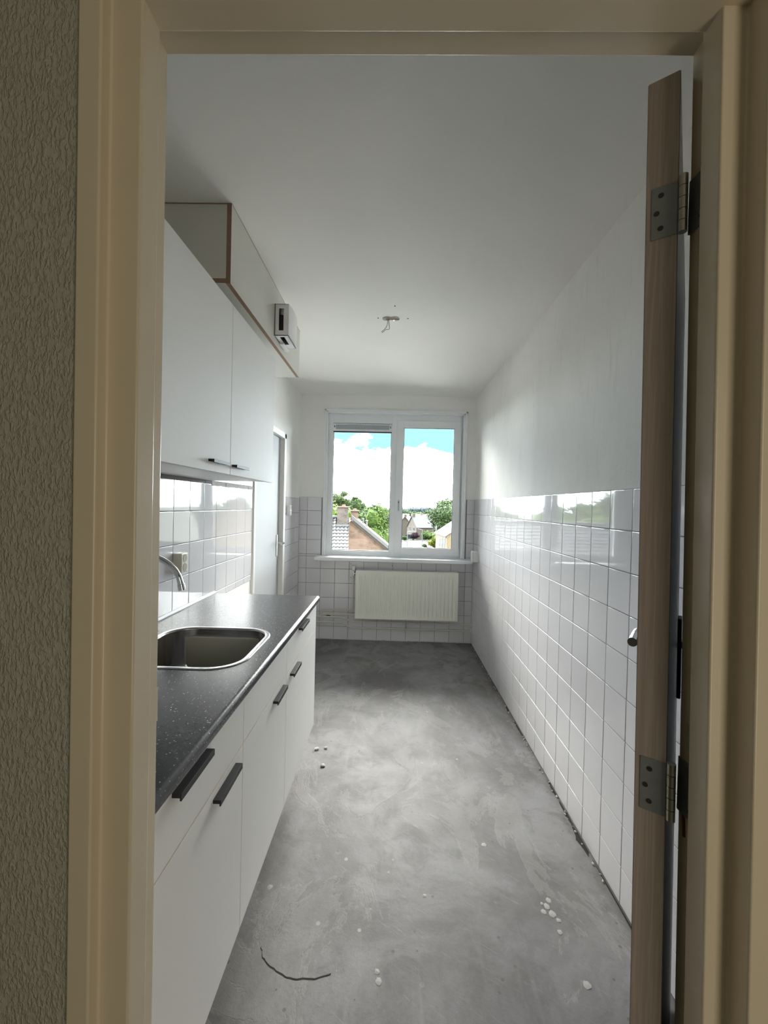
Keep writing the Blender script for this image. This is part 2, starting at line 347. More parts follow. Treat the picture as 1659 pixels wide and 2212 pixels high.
# ------------------------------------------------------------------ mesh helpers
class MB:
    def __init__(self): self.bm = bmesh.new(); self.mi = 0
    def _tag(self, faces):
        for f in faces: f.material_index = self.mi
    def box(self, lo, hi, bev=0.0, seg=2):
        g = bmesh.ops.create_cube(self.bm, size=1.0); vs = g['verts']
        c = [(a + b) / 2 for a, b in zip(lo, hi)]; s = [abs(b - a) for a, b in zip(lo, hi)]
        for v in vs: v.co = Vector((c[0] + v.co.x * s[0], c[1] + v.co.y * s[1], c[2] + v.co.z * s[2]))
        fs = list({f for v in vs for f in v.link_faces}); self._tag(fs)
        if bev > 0:
            es = list({e for v in vs for e in v.link_edges})
            r = bmesh.ops.bevel(self.bm, geom=es, offset=bev, segments=seg, affect='EDGES', profile=0.5); self._tag(r['faces'])
        return self
    def prism(self, poly, axis, a, b, bev=0.0, fn=None):
        # poly: 2D points; axis 'x','y','z' gives the extrusion axis from a to b
        def P(p, t):
            return {'z': (p[0], p[1], t), 'y': (p[0], t, p[1]), 'x': (t, p[0], p[1])}[axis]
        v0 = [self.bm.verts.new(P(p, a)) for p in poly]; v1 = [self.bm.verts.new(P(p, b)) for p in poly]
        n = len(poly); fs = [self.bm.faces.new(v0[::-1]), self.bm.faces.new(v1)]
        for i in range(n): fs.append(self.bm.faces.new((v0[i], v0[(i + 1) % n], v1[(i + 1) % n], v1[i])))
        self._tag(fs)
        if bev > 0:
            es = [e for f in fs[2:] for e in f.edges if (e.verts[0] in v0) != (e.verts[1] in v0)]
            r = bmesh.ops.bevel(self.bm, geom=list(set(es)), offset=bev, segments=3, affect='EDGES', profile=0.5); self._tag(r['faces'])
        return self
    def tube(self, pts, r, n=12, cap=True, radii=None):
        pts = [Vector(p) for p in pts]; rings = []
        up = None
        for i, p in enumerate(pts):
            d = (pts[min(i + 1, len(pts) - 1)] - pts[max(i - 1, 0)]).normalized()
            if up is None:
                up = Vector((0, 0, 1)) if abs(d.z) < 0.9 else Vector((1, 0, 0))
            x = d.cross(up).normalized(); y = x.cross(d).normalized(); up = y
            rr = radii[i] if radii else r
            rings.append([self.bm.verts.new(p + (x * math.cos(2 * PI * k / n) + y * math.sin(2 * PI * k / n)) * rr) for k in range(n)])
        fs = []
        for a, b in zip(rings, rings[1:]):
            for k in range(n): fs.append(self.bm.faces.new((a[k], a[(k + 1) % n], b[(k + 1) % n], b[k])))
        if cap: fs += [self.bm.faces.new(rings[0][::-1]), self.bm.faces.new(rings[-1])]
        self._tag(fs); return self
    def cyl(self, p0, p1, r, n=20): return self.tube([p0, p1], r, n)
    def quad(self, *ps):
        self._tag([self.bm.faces.new([self.bm.verts.new(p) for p in ps])]); return self
    def blob(self, c, r, sub=2, jit=0.15, rng=random):
        g = bmesh.ops.create_icosphere(self.bm, subdivisions=sub, radius=1.0)
        for v in g['verts']:
            k = 1 + rng.uniform(-jit, jit)
            v.co = Vector((c[0] + v.co.x * r[0] * k, c[1] + v.co.y * r[1] * k, c[2] + v.co.z * r[2] * k))
        self._tag(list({f for v in g['verts'] for f in v.link_faces})); return self
    def xf(self, mtx):
        bmesh.ops.transform(self.bm, matrix=mtx, verts=self.bm.verts); return self
    def map(self, fn):
        for v in self.bm.verts: v.co = Vector(fn(v.co))
        return self
    def build(self, name, mats, parent=None, smooth=30, center=False):
        bm = self.bm
        bmesh.ops.recalc_face_normals(bm, faces=bm.faces)
        org = Vector((0, 0, 0))
        if parent is not None: org = parent.get('_o', None); org = Vector(org) if org is not None else Vector((0, 0, 0))
        elif center:
            xs = [v.co for v in bm.verts]
            org = Vector(((min(v.x for v in xs) + max(v.x for v in xs)) / 2, (min(v.y for v in xs) + max(v.y for v in xs)) / 2, min(v.z for v in xs)))
        if org.length > 0: bmesh.ops.translate(bm, verts=bm.verts, vec=-org)
        me = bpy.data.meshes.new(name); bm.to_mesh(me); bm.free()
        for mt in (mats if isinstance(mats, (list, tuple)) else [mats]): me.materials.append(mt)
        if smooth:
            try: me.shade_smooth()
            except Exception: me.polygons.foreach_set('use_smooth', [True] * len(me.polygons))
            try: me.set_sharp_from_angle(angle=math.radians(smooth))
            except Exception: pass
        o = bpy.data.objects.new(name, me); COL.objects.link(o)
        if smooth and name not in ('crown',):
            wn_ = o.modifiers.new('weighted_normals', 'WEIGHTED_NORMAL'); wn_.keep_sharp = True; wn_.weight = 80
        if parent is not None: o.parent = parent
        elif center: o.location = org
        o['_o'] = tuple(org) if parent is None else tuple(org)
        return o
def tag(o, label=None, cat=None, group=None, kind=None):
    if label: o['label'] = label
    if cat: o['category'] = cat
    if group: o['group'] = group
    if kind: o['kind'] = kind
    return o
def thing(name, loc, label, cat, group=None, kind=None, rz=0, local=False):
    o = bpy.data.objects.new(name, None); COL.objects.link(o); o.location = loc; o.rotation_euler = (0, 0, rz)
    o.empty_display_size = 0.05
    o['_o'] = (0, 0, 0) if local else tuple(loc)     # children of local things are modelled in the thing's own frame
    return tag(o, label, cat, group, kind)
def copy_tree(o, parent=None):
    c = o.copy(); COL.objects.link(c)
    if parent is not None: c.parent = parent
    for ch in list(o.children): copy_tree(ch, c)
    return c

# ------------------------------------------------------------------ room shell
XL, XR, YB, H, YF = -0.978, 0.857, 4.382, 2.573, 0.60
P, ZT = 0.152, 1.506
S = dict(kind='structure')
tag(MB().box((-1.6, -1.6, -0.25), (1.6, YB + 0.25, 0.0)).build('floor', M['floor'], smooth=0), 'bare grey concrete screed floor with pale patches and paint specks', 'floor', **S)
fl = bpy.data.objects['floor']
tag(MB().box((-1.6, -1.6, H), (1.6, YB + 0.25, H + 0.25)).build('ceiling', M['ceiling'], smooth=0), 'plain off-white kitchen ceiling', 'ceiling', **S)
ce = bpy.data.objects['ceiling']
XLw, XRw, YBw = XL - 0.005, XR + 0.005, YB + 0.005
# left wall with the cupboard doorway (y 2.955 to 3.71)
w = MB().box((XLw - 0.12, YF - 0.1, 0), (XLw, 2.938, H)).box((XLw - 0.12, 3.738, 0), (XLw, YB + 0.2, H)).box((XLw - 0.12, 2.938, 2.022), (XLw, 3.738, H))
wl = tag(w.build('wall_left', M['wall_white'], smooth=0), 'white left kitchen wall behind cabinets and white door', 'wall', **S)
wr = tag(MB().box((XRw, YF - 0.1, 0), (XRw + 0.12, YB + 0.2, H)).build('wall_right', M['wall_worn'], smooth=0), 'long right wall of scraped grey white plaster above white tiles', 'wall', **S)
WX0, WX1, WZ0, WZ1 = -0.70, 0.74, 0.872, 2.395
w = MB().box((XLw - 0.12, YBw, 0), (XRw + 0.12, YBw + 0.2, WZ0)).box((XLw - 0.12, YBw, WZ1), (XRw + 0.12, YBw + 0.2, H)) \
    .box((XLw - 0.12, YBw, WZ0), (WX0, YBw + 0.2, WZ1)).box((WX1, YBw, WZ0), (XRw + 0.12, YBw + 0.2, WZ1))
wb = tag(w.build('wall_back', M['wall_white'], smooth=0), 'white end wall around the window', 'wall', **S)
# wall with the doorway, seen from the hall
w = MB().box((-1.6, 0.513, 0), (-0.385, 0.60, H)).box((0.46, 0.513, 0), (1.6, 0.60, H)).box((-0.385, 0.513, 2.12), (0.46, 0.60, H))
tag(w.build('wall_front', M['hall_wall'], smooth=0), 'textured grey beige hall wall left of the cream door frame', 'wall', **S)
# the hallway behind the camera
tag(MB().box((-1.6, -1.6, 0), (-1.5, 0.513, H)).build('wall_hall_left', M['hall_wall'], smooth=0), 'hallway side wall left of the photographer', 'wall', **S)
tag(MB().box((1.5, -1.6, 0), (1.6, 0.513, H)).build('wall_hall_right', M['hall_wall'], smooth=0), 'hallway side wall right of the photographer', 'wall', **S)
tag(MB().box((-1.6, -1.7, 0), (1.6, -1.6, H)).build('wall_hall_back', M['hall_wall'], smooth=0), 'hallway wall behind the photographer', 'wall', **S)

# ------------------------------------------------------------------ tiling: real bevelled tiles, each set very slightly out of true
def tiling(parent, mapper, rects, u0, v0, label, rng, grout=0.0031, gd=0.0026):
    mb = MB(); g = grout / 2
    for (ua, ub, va, vb) in rects:
        mb.mi = 1
        mb.quad(mapper(ua, va, gd), mapper(ub, va, gd), mapper(ub, vb, gd), mapper(ua, vb, gd))
        mb.mi = 0
        i0 = math.floor((ua - u0) / P); i1 = math.ceil((ub - u0) / P); j0 = math.floor((va - v0) / P); j1 = math.ceil((vb - v0) / P)
        for i in range(i0, i1):
            for j in range(j0, j1):
                a, b2 = max(ua, u0 + i * P) + g, min(ub, u0 + (i + 1) * P) - g
                c, d = max(va, v0 + j * P) + g, min(vb, v0 + (j + 1) * P) - g
                if b2 - a < 0.006 or d - c < 0.006: continue
                tu, tv, off = rng.gauss(0, 0.0011), rng.gauss(0, 0.0011), rng.gauss(0, 0.00015)
                um, vm = (a + b2) / 2, (c + d) / 2
                rings = []
                for ins, dep in ((0, 0.0), (0.0, 0.0035), (0.0005, 0.0044), (0.0013, 0.0049), (0.0024, 0.0050)):
                    r = []
                    for (u, v) in ((a + ins, c + ins), (b2 - ins, c + ins), (b2 - ins, d - ins), (a + ins, d - ins)):
                        dd = dep if dep == 0 else dep + off + tu * (u - um) + tv * (v - vm)
                        r.append(mb.bm.verts.new(mapper(u, v, dd)))
                    rings.append(r)
                for r0, r1 in zip(rings, rings[1:]):
                    for k in range(4): mb._tag([mb.bm.faces.new((r0[k], r0[(k + 1) % 4], r1[(k + 1) % 4], r1[k]))])
                mb._tag([mb.bm.faces.new(rings[-1])])
    return tag(mb.build('tiling', [M['tile'], M['grout']], parent, smooth=40), label)
rt = random.Random(11)
tiling(wr, lambda u, v, d: (XRw - d, u, v), [(YF + 0.002, YB, 0.004, ZT)], 3.636, ZT - 10 * P, 'white glazed square tiles below the plaster', rt)
tiling(wb, lambda u, v, d: (u, YBw - d, v), [(XL, XR, 0.006, 0.874), (XL, -0.735, 0.874, 1.494), (0.770, XR, 0.874, ZT)], -0.742, ZT - 10 * P, 'white square tiles around and under the window', rt)
tiling(wl, lambda u, v, d: (XLw + d, u, v), [(YF + 0.002, 2.905, 0.88, 1.376 + P - 0.008), (YF + 0.002, 2.905, 1.376 + P + 0.006, 1.376 + 2 * P)], 1.851, 1.376 - 9 * P, 'white glazed tiles between worktop and wall cabinet', rt)
tiling(wl, lambda u, v, d: (XLw + d, u, v), [(3.772, YB, 0.006, 1.482)], YB - 5 * P - 0.05, 1.482 - 10 * P, 'white tiles between the white door and the window wall', rt)
# broken mortar strip between the tile rows under the wall cabinet
mb = MB(); r5 = random.Random(5)
def strip(y0, y1, z0, z1, n):
    for k in range(n):
        a = y0 + (y1 - y0) * k / n; b = y0 + (y1 - y0) * (k + 1) / n
        mb.box((XLw, a, z0 - r5.uniform(0, 0.003)), (XLw + 0.006 + r5.uniform(0, 0.002), b + 0.001, z1 + r5.uniform(0, 0.002)))
strip(0.61, 2.24, 1.5205, 1.533, 20); mb.mi = 1; strip(2.24, 2.905, 1.512, 1.533, 14)
tag(mb.build('trim_1', [M['strip'], M['strip_pale']], smooth=0), 'dirty mortar strip across the tiles under the wall cabinet', 'trim', **S)
# dark gap and rubble where floor meets the right wall
mb = MB(); rr = random.Random(3)
mb.bm.verts.ensure_lookup_table()
def hole(cx_, cy_, sx, sy, n=14):
    c = mb.bm.verts.new((cx_, cy_, 0.0016)); vs = []
    for k in range(n):
        a = 2 * PI * k / n; f = rr.uniform(0.6, 1.1)
        vs.append(mb.bm.verts.new((min(XR - 0.002, cx_ + math.cos(a) * sx * f), cy_ + math.sin(a) * sy * f, 0.0008)))
    for k in range(n): mb._tag([mb.bm.faces.new((c, vs[k], vs[(k + 1) % n]))])
hole(0.846, 1.80, 0.018, 0.085); hole(0.850, 1.95, 0.007, 0.10); hole(0.851, 2.12, 0.006, 0.08); hole(0.851, 2.7, 0.005, 0.12); hole(0.850, 2.95, 0.006, 0.05); hole(0.852, 1.5, 0.005, 0.2)
mb.build('hole', M['dark'], fl, smooth=0)
mb = MB()
for k in range(60):
    t = rr.random(); y = 1.4 + 2.9 * t
    s = rr.uniform(0.002, 0.006); mb.blob((XR - rr.uniform(0.004, 0.016), y, s * 0.5), (s, s * 1.6, s), 1, 0.3, rr)
for k in range(40):
    s = rr.uniform(0.002, 0.006); mb.blob((rr.uniform(-0.4, XR - 0.01), YB - rr.uniform(0.003, 0.012), s * 0.5), (s * 1.5, s, s), 1, 0.3, rr)
ob = mb.build('rubble', M['strip_pale'], fl, smooth=0); ob['kind'] = 'stuff'
# white paint drips on the floor
mb = MB()
for (x, y, r) in ((0.604, 1.514, 0.010), (0.590, 1.49, 0.011), (0.571, 1.469, 0.010), (0.598, 1.462, 0.013), (0.612, 1.44, 0.008), (0.575, 1.50, 0.006), (0.60, 1.40, 0.009), (0.422, 1.754, 0.011), (0.153, 1.511, 0.007), (-0.006, 1.229, 0.010), (-0.012, 1.255, 0.008), (-0.419, 1.52, 0.010), (0.62, 1.245, 0.012), (0.20, 2.3, 0.008), (0.40, 2.35, 0.008), (0.02, 1.60, 0.006)):
    c = mb.bm.verts.new((x, y, 0.0016)); n = 12
    vs = [mb.bm.verts.new((x + math.cos(2 * PI * k / n) * r * rr.uniform(0.75, 1.1), y + math.sin(2 * PI * k / n) * r * 1.1 * rr.uniform(0.75, 1.1), 0.0006)) for k in range(n)]
    for k in range(n): mb.bm.faces.new((c, vs[k], vs[(k + 1) % n]))
mb.build('paint_splash', simple('dried white paint', (0.40, 0.40, 0.39), 0.7), fl, smooth=0)
# curved crack in the screed by the first base cabinet
mb = MB(); pts = []
for k in range(25):
    a = PI * (1.06 + 0.62 * k / 24); pts.append((-0.235 + 0.155 * math.cos(a) + rr.uniform(-.003, .003), 1.335 + 0.11 * math.sin(a) + rr.uniform(-.003, .003)))
for (x0, y0), (x1, y1) in zip(pts, pts[1:]):
    w_ = 0.0019; mb.quad((x0, y0 - w_, 0.0008), (x1, y1 - w_, 0.0008), (x1, y1 + w_, 0.0008), (x0, y0 + w_, 0.0008))
mb.build('crack', M['dark'], fl, smooth=0)
# loose plaster crumbs by the cabinets
for (x, y, s, lab) in ((-0.403, 2.395, 0.010, 'white plaster crumb on the floor nearest the base cabinets'), (-0.354, 2.410, 0.008, 'small white plaster crumb on the floor right of a larger one'), (-0.344, 2.244, 0.010, 'white plaster crumb on the floor nearest the doorway of three')):
    mb = MB(); mb.blob((x, y, s * 0.6), (s * 1.3, s, s * 0.6), 2, 0.2, rr)
    tag(mb.build('plaster_crumb', M['crumb'], None, smooth=0, center=True), lab, 'crumb', 'plaster crumbs on the floor')

# ------------------------------------------------------------------ ceiling lamp point
t = thing('ceiling_wire', (-0.035, 2.583, H), 'two bare lamp wires hanging from a hole in the ceiling', 'wire')
MB().cyl((-0.065, 2.583, H), (-0.065, 2.583, H - 0.004), 0.024, 18).cyl((-0.01, 2.583, H), (-0.01, 2.583, H - 0.004), 0.026, 18).box((-0.065, 2.57, H - 0.005), (-0.005, 2.596, H)).build('ceiling_rose', M['strip_pale'], t)
MB().cyl((-0.055, 2.583, H - 0.003), (-0.055, 2.583, H - 0.0065), 0.013, 14).box((-0.05, 2.577, H - 0.0065), (0.015, 2.589, H - 0.003)).build('opening', M['chip'], t)
MB().box((-0.022, 2.574, H - 0.012), (-0.014, 2.592, H - 0.004)).build('hook', M['alu'], t)
def bez(p0, p1, p2, p3, n=12):
    o = []
    for k in range(n + 1):
        u = k / n; o.append(tuple((1 - u) ** 3 * a + 3 * (1 - u) ** 2 * u * b + 3 * (1 - u) * u * u * c + u ** 3 * d for a, b, c, d in zip(p0, p1, p2, p3)))
    return o
MB().tube(bez((-0.055, 2.583, H - 0.004), (-0.058, 2.583, H - 0.05), (-0.062, 2.58, H - 0.06), (-0.094, 2.585, H - 0.082)), 0.0018, 8).build('wire', M['wire'], t)
MB().tube(bez((-0.050, 2.585, H - 0.004), (-0.047, 2.585, H - 0.06), (-0.036, 2.585, H - 0.068), (-0.058, 2.585, H - 0.066), 8) + bez((-0.058, 2.585, H - 0.066), (-0.068, 2.585, H - 0.065), (-0.075, 2.585, H - 0.078), (-0.090, 2.587, H - 0.086), 6)[1:], 0.0018, 8).build('wire', M['wire'], t)
for (x, y) in ((-0.013, 2.421), (-0.115, 2.579), (0.067, 2.579)):
    MB().cyl((x, y, H + 0.004), (x, y, H - 0.0012), 0.0045, 10).build('screw_hole', M['dark'], ce)

# ------------------------------------------------------------------ cream door frame in front (trim_2)
def lean(x, z): return x + 0.0155 * (1.06 - z)           # the hinge post stands a little out of plumb
fr = thing('trim_2', (0.04, 0.55, 0), 'cream gloss painted door frame in the foreground', 'door frame', **S)
ZH = 2.18
L = [(-0.392, 0.503), (-0.363, 0.503), (-0.363, 0.521), (-0.324, 0.521), (-0.324, 0.561), (-0.336, 0.561), (-0.336, 0.600), (-0.392, 0.600)]
MB().prism(L[::-1], 'z', 0, ZH, 0.003).build('jamb', M['cream'], fr, 35)
Rr = [(0.475, 0.500), (0.437, 0.500), (0.437, 0.530), (0.406, 0.530), (0.406, 0.565), (0.418, 0.565), (0.418, 0.600), (0.475, 0.600)]
MB().prism(Rr, 'z', 0, ZH, 0.003).map(lambda c: (lean(c.x, c.z), c.y, c.z)).build('jamb', M['cream'], fr, 35)
Hd = [(0.503, 2.19), (0.503, 2.086), (0.521, 2.086), (0.521, 2.047), (0.560, 2.047), (0.560, 2.059), (0.600, 2.059), (0.600, 2.19)]
MB().prism(Hd, 'x', -0.392, 0.46, 0.0025).build('head', M['cream'], fr, 35)
# strike recess on the left post
MB().box((-0.3365, 0.5613, 1.108), (-0.3348, 0.5648, 1.146)).build('strike_plate', M['dark'], fr)
MB().box((-0.3362, 0.5660, 1.102), (-0.3354, 0.5995, 1.152), 0.0002).build('strike_plate', M['cream'], fr)
# filler patch and rust run below the hinge on the right post
MB().box((lean(0.4178, 1.12), 0.5665, 1.095), (lean(0.4178, 1.12) + 0.004, 0.585, 1.19)).build('filler_patch', M['primer'], fr)

# hinges: jamb plates belong to the frame, leaf plates and knuckles to the door
HZ = ((1.812, 1.886), (1.002, 1.078))
for (z0, z1) in HZ:
    zm = (z0 + z1) / 2; x = lean(0.418, zm)
    pl = MB().box((x - 0.0022, 0.567, z0), (x + 0.001, 0.599, z1), 0.0006).build('hinge_plate', M['zinc'], fr)
    for (dy, dz) in ((0.573, 0.012), (0.571, 0.037), (0.573, 0.062)):
        MB().cyl((x - 0.001, dy, z0 + dz), (x - 0.0028, dy, z0 + dz), 0.0035, 14).build('screw', M['zinc_dark'], pl)
mb = MB()
mb.tube([(lean(0.4172, 1.0), 0.587, 1.002), (lean(0.4172, .97), 0.586, 0.985), (lean(0.4172, .95), 0.5855, 0.972)], 0.0022, 8)
mb.build('rust_run', M['rust'], fr)

# ------------------------------------------------------------------ door leaf, swung open into the kitchen (door_1)
PHI = math.radians(35.0)
Rc = Vector((0.388, 0.588, 0.0))
dr = thing('door_1', (Rc.x, Rc.y, 0), 'open kitchen door seen edge-on with bare brown wood edge', 'door', kind='structure', local=True)
# local frame: x along the leaf from the hinge edge, y across it (towards the kitchen side face), z up
dr.rotation_euler = (0, 0, PI / 2 - PHI)
def dl(c): return (c.x - 0.0155 * 0.57 * (c.z - 1.06) * 0.0, c.y + 0.0115 * (c.z - 1.45), c.z)
TH, LW, ZD = 0.0385, 0.77, 2.035
mb = MB(); mb.mi = 0; mb.box((0.0012, 0, 0.015), (LW, TH, ZD), 0.001, 1)
mb.mi = 1; mb.box((0, 0.0006, 0.015), (0.0045, TH - 0.0006, ZD - 0.0008), 0.0006, 1)
mb.map(dl).build('leaf', [M['leaf_face'], M['wood']], dr, 30)
for (z0, z1) in HZ:
    pl = MB().box((-0.0012, 0.0004, z0 - 0.003), (0.002, TH - 0.007, z1 - 0.004), 0.0005, 1).map(dl).build('hinge', M['zinc'], dr)
    kn = MB()
    for k in range(5):
        a = z0 - 0.004 + (z1 - z0 + 0.004) * k / 5; b = z0 - 0.004 + (z1 - z0 + 0.004) * (k + 1) / 5 - 0.0008
        kn.cyl((-0.0025, -0.0052, a), (-0.0025, -0.0052, b), 0.0056, 20)
    kn.map(dl).build('knuckle', M['brass_dull'], pl, 40)
    for (yy, dz) in ((0.020, 0.014), (0.025, 0.036), (0.020, 0.060)):
        MB().cyl((-0.0005, yy, z0 + dz - 0.003), (-0.0018, yy, z0 + dz - 0.003), 0.0034, 14).map(dl).build('screw', M['zinc_dark'], pl)
# backplate on the hall side face (dark, seen through the gap) and lever on the kitchen side
MB().box((0.665, -0.009, 0.925), (0.715, 0.0005, 1.140), 0.003).map(dl).build('backplate', M['black'], dr)
MB().tube([(0.69, -0.006, 1.065), (0.69, -0.030, 1.065)], 0.009, 16).map(dl).build('spindle', M['black'], dr)
hb = MB().box((0.672, TH - 0.0005, 0.93), (0.708, TH + 0.007, 1.15), 0.003).map(dl).build('backplate', M['alu'], dr)
MB().tube([(0.69, TH + 0.006, 1.085), (0.69, TH + 0.036, 1.085), (0.686, TH + 0.050, 1.084), (0.672, TH + 0.0565, 1.082), (0.640, TH + 0.058, 1.080), (0.58, TH + 0.058, 1.078)], 0.0115, 18, radii=[0.010, 0.010, 0.011, 0.0115, 0.0115, 0.012]).map(dl).build('lever_handle', M['chrome'], hb, 40)

# ------------------------------------------------------------------ white cupboard door in the left wall (door_2)
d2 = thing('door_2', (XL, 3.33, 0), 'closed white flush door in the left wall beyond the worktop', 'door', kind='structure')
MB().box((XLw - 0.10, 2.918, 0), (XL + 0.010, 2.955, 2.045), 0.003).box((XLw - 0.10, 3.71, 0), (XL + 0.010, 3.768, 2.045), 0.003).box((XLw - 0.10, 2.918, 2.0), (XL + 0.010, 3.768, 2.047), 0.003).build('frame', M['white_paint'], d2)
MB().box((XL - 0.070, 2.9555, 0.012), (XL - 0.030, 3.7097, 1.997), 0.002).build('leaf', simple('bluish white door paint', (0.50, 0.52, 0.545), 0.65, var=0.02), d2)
MB().box((XL - 0.09, 2.958, 1.9972), (XL - 0.032, 3.707, 2.0)).build('shadow_gap', M['dark'], d2)  # dark strip over the leaf, put in for the shade of its gap
hb = MB().box((XL - 0.0305, 3.628, 0.955), (XL - 0.023, 3.660, 1.145), 0.003).build('backplate', M['alu'], d2)
MB().tube([(XL - 0.012, 3.644, 1.075), (XL + 0.022, 3.644, 1.075), (XL + 0.034, 3.638, 1.075), (XL + 0.038, 3.62, 1.075), (XL + 0.038, 3.54, 1.073)], 0.009, 16).build('lever_handle', M['chrome'], hb, 40)

# ------------------------------------------------------------------ window
wn = thing('window_1', (0.02, YB, 0.876), 'white double window with one fixed pane and one opening sash', 'window', kind='structure')
mb = MB()     # stepped trim round the opening
for (a, b, y0) in ((0.0, 0.020, YB - 0.022), (0.016, 0.037, YB - 0.008)):
    x0, x1, z1 = -0.727 + a, 0.759 - a, 2.418 - a; wd = b - a
    mb.box((x0, y0, 0.886), (x0 + wd, YB + 0.02, z1), 0.003).box((x1 - wd, y0, 0.886), (x1, YB + 0.02, z1), 0.003).box((x0, y0, z1 - wd), (x1, YB + 0.02, z1), 0.003)
mb.build('trim', M['pvc'], wn)
FY = YB + 0.055
mb = MB(); k = (FY) / YB
fx0, fx1, fz0, fz1 = -0.700, 0.742, 0.876, 2.400
gx0, gx1, gz0, gz1 = -0.640 * k, -0.021 * k, 0.9330, 2.2900
sx0, sx1, sz0, sz1 = 0.030, 0.708, 0.904, 2.325
ft, bk = FY, FY + 0.065
mb.box((fx0, ft, fz0), (gx0, bk, fz1), 0.004).box((gx1, ft, fz0), (sx0 + 0.02, bk, fz1), 0.004).box((sx1 - 0.02, ft + 0.012, fz0), (fx1, bk, fz1), 0.004) \
  .box((gx0 - 0.002, ft + 0.0004, fz0), (gx1 + 0.002, bk, gz0), 0.004).box((gx0 - 0.002, ft + 0.0004, gz1), (gx1 + 0.002, bk, fz1), 0.004) \
  .box((sx0, ft + 0.0006, fz0), (sx1, bk, sz0 + 0.02)).box((sx0, ft + 0.0006, sz1 - 0.02), (sx1, bk, fz1))
mb.build('frame', M['pvc'], wn)
def bead(x0, x1, z0, z1, y, name, par, wd=0.009):
    b = MB()
    b.box((x0, y, z0), (x0 + wd, y + 0.03, z1), 0.002).box((x1 - wd, y, z0), (x1, y + 0.03, z1), 0.002).box((x0, y, z0), (x1, y + 0.03, z0 + wd), 0.002).box((x0, y, z1 - wd), (x1, y + 0.03, z1), 0.002)
    b.build('glazing_bead', M['pvc'], par)
    i = wd; b = MB(); g = 0.0045; yy = y + 0.012
    b.box((x0 + i, yy, z0 + i), (x0 + i + g, yy + 0.012, z1 - i)).box((x1 - i - g, yy, z0 + i), (x1 - i, yy + 0.012, z1 - i)).box((x0 + i, yy, z0 + i), (x1 - i, yy + 0.012, z0 + i + g)).box((x0 + i, yy, z1 - i - g), (x1 - i, yy + 0.012, z1 - i))
    b.build('gasket', M['gasket'], par)
bead(gx0 - 0.002, gx1 + 0.002, gz0 - 0.002, gz1 + 0.002, ft + 0.004, 'bead', wn)
MB().box((gx0, ft + 0.020, gz0), (gx1, ft + 0.024, gz1 - 0.085)).build('pane', M['glass'], wn, 0)
# ventilation grille across the top of the fixed pane
vg = MB().box((gx0 + 0.012, ft - 0.012, gz1 - 0.018), (gx1 - 0.012, ft + 0.025, gz1 - 0.008), 0.002).box((gx0 + 0.012, ft - 0.012, gz1 - 0.086), (gx1 - 0.012, ft + 0.025, gz1 - 0.066), 0.003) \
    .box((gx0 + 0.006, ft - 0.014, gz1 - 0.086), (gx0 + 0.030, ft + 0.02, gz1 - 0.010), 0.003).box((gx1 - 0.030, ft - 0.014, gz1 - 0.086), (gx1 - 0.006, ft + 0.02, gz1 - 0.010), 0.003).build('ventilation_grille', M['pvc'], wn)
MB().box((gx0 + 0.028, ft - 0.004, gz1 - 0.068), (gx1 - 0.028, ft + 0.022, gz1 - 0.016), 0.001).build('flap', simple('grey grille flap', (0.42, 0.44, 0.48), 0.4), vg)
MB().box((gx0 + 0.004, ft + 0.004, gz1 - 0.097), (gx1 - 0.004, ft + 0.024, gz1 - 0.086)).box((gx0 + 0.004, ft + 0.004, gz1 - 0.0085), (gx1 - 0.004, ft + 0.024, gz1 - 0.001)).build('gasket', M['gasket'], vg)
for x in (gx0 + 0.018, gx1 - 0.018): MB().box((x - 0.004, ft - 0.018, gz1 - 0.052), (x + 0.004, ft - 0.012, gz1 - 0.028), 0.001).build('knob', M['gasket'], vg)
# opening sash on the right
sy = ft - 0.018
hx0, hx1, hz0, hz1 = 0.099, 0.644, 0.978, 2.258
sa = MB().box((sx0, sy, sz0), (hx0, sy + 0.06, sz1), 0.005).box((hx1, sy, sz0), (sx1, sy + 0.06, sz1), 0.005).box((hx0 - 0.003, sy + 0.0004, sz0), (hx1 + 0.003, sy + 0.06, hz0), 0.005).box((hx0 - 0.003, sy + 0.0004, hz1), (hx1 + 0.003, sy + 0.06, sz1), 0.005).build('sash', M['pvc'], wn)
bead(hx0 - 0.002, hx1 + 0.002, hz0 - 0.002, hz1 + 0.002, sy + 0.004, 'bead', sa)
MB().box((hx0, sy + 0.022, hz0), (hx1, sy + 0.026, hz1)).build('pane', M['glass'], sa, 0)
MB().box((0.053, sy - 0.009, 1.360), (0.077, sy + 0.001, 1.492), 0.009, 4).build('handle_plate', M['pvc'], sa)
MB().box((0.0575, sy - 0.011, 1.372), (0.0725, sy - 0.0085, 1.482), 0.001).build('grip', simple('grey grip', (0.50, 0.53, 0.58), 0.4), sa)
MB().cyl((0.065, sy - 0.0135, 1.463), (0.065, sy - 0.009, 1.463), 0.006, 16).build('key_lock', M['gasket'], sa)
for (z0, z1) in ((2.235, 2.32), (0.905, 0.985)):
    MB().tube([(0.7135, sy + 0.004, z0), (0.7135, sy + 0.004, z1)], 0.007, 16).build('hinge', M['pvc'], sa)
# sill board
MB().box((-0.786, YB - 0.150, 0.848), (0.828, YB + 0.045, 0.8855), 0.008, 3).build('sill', M['pvc'], wn)

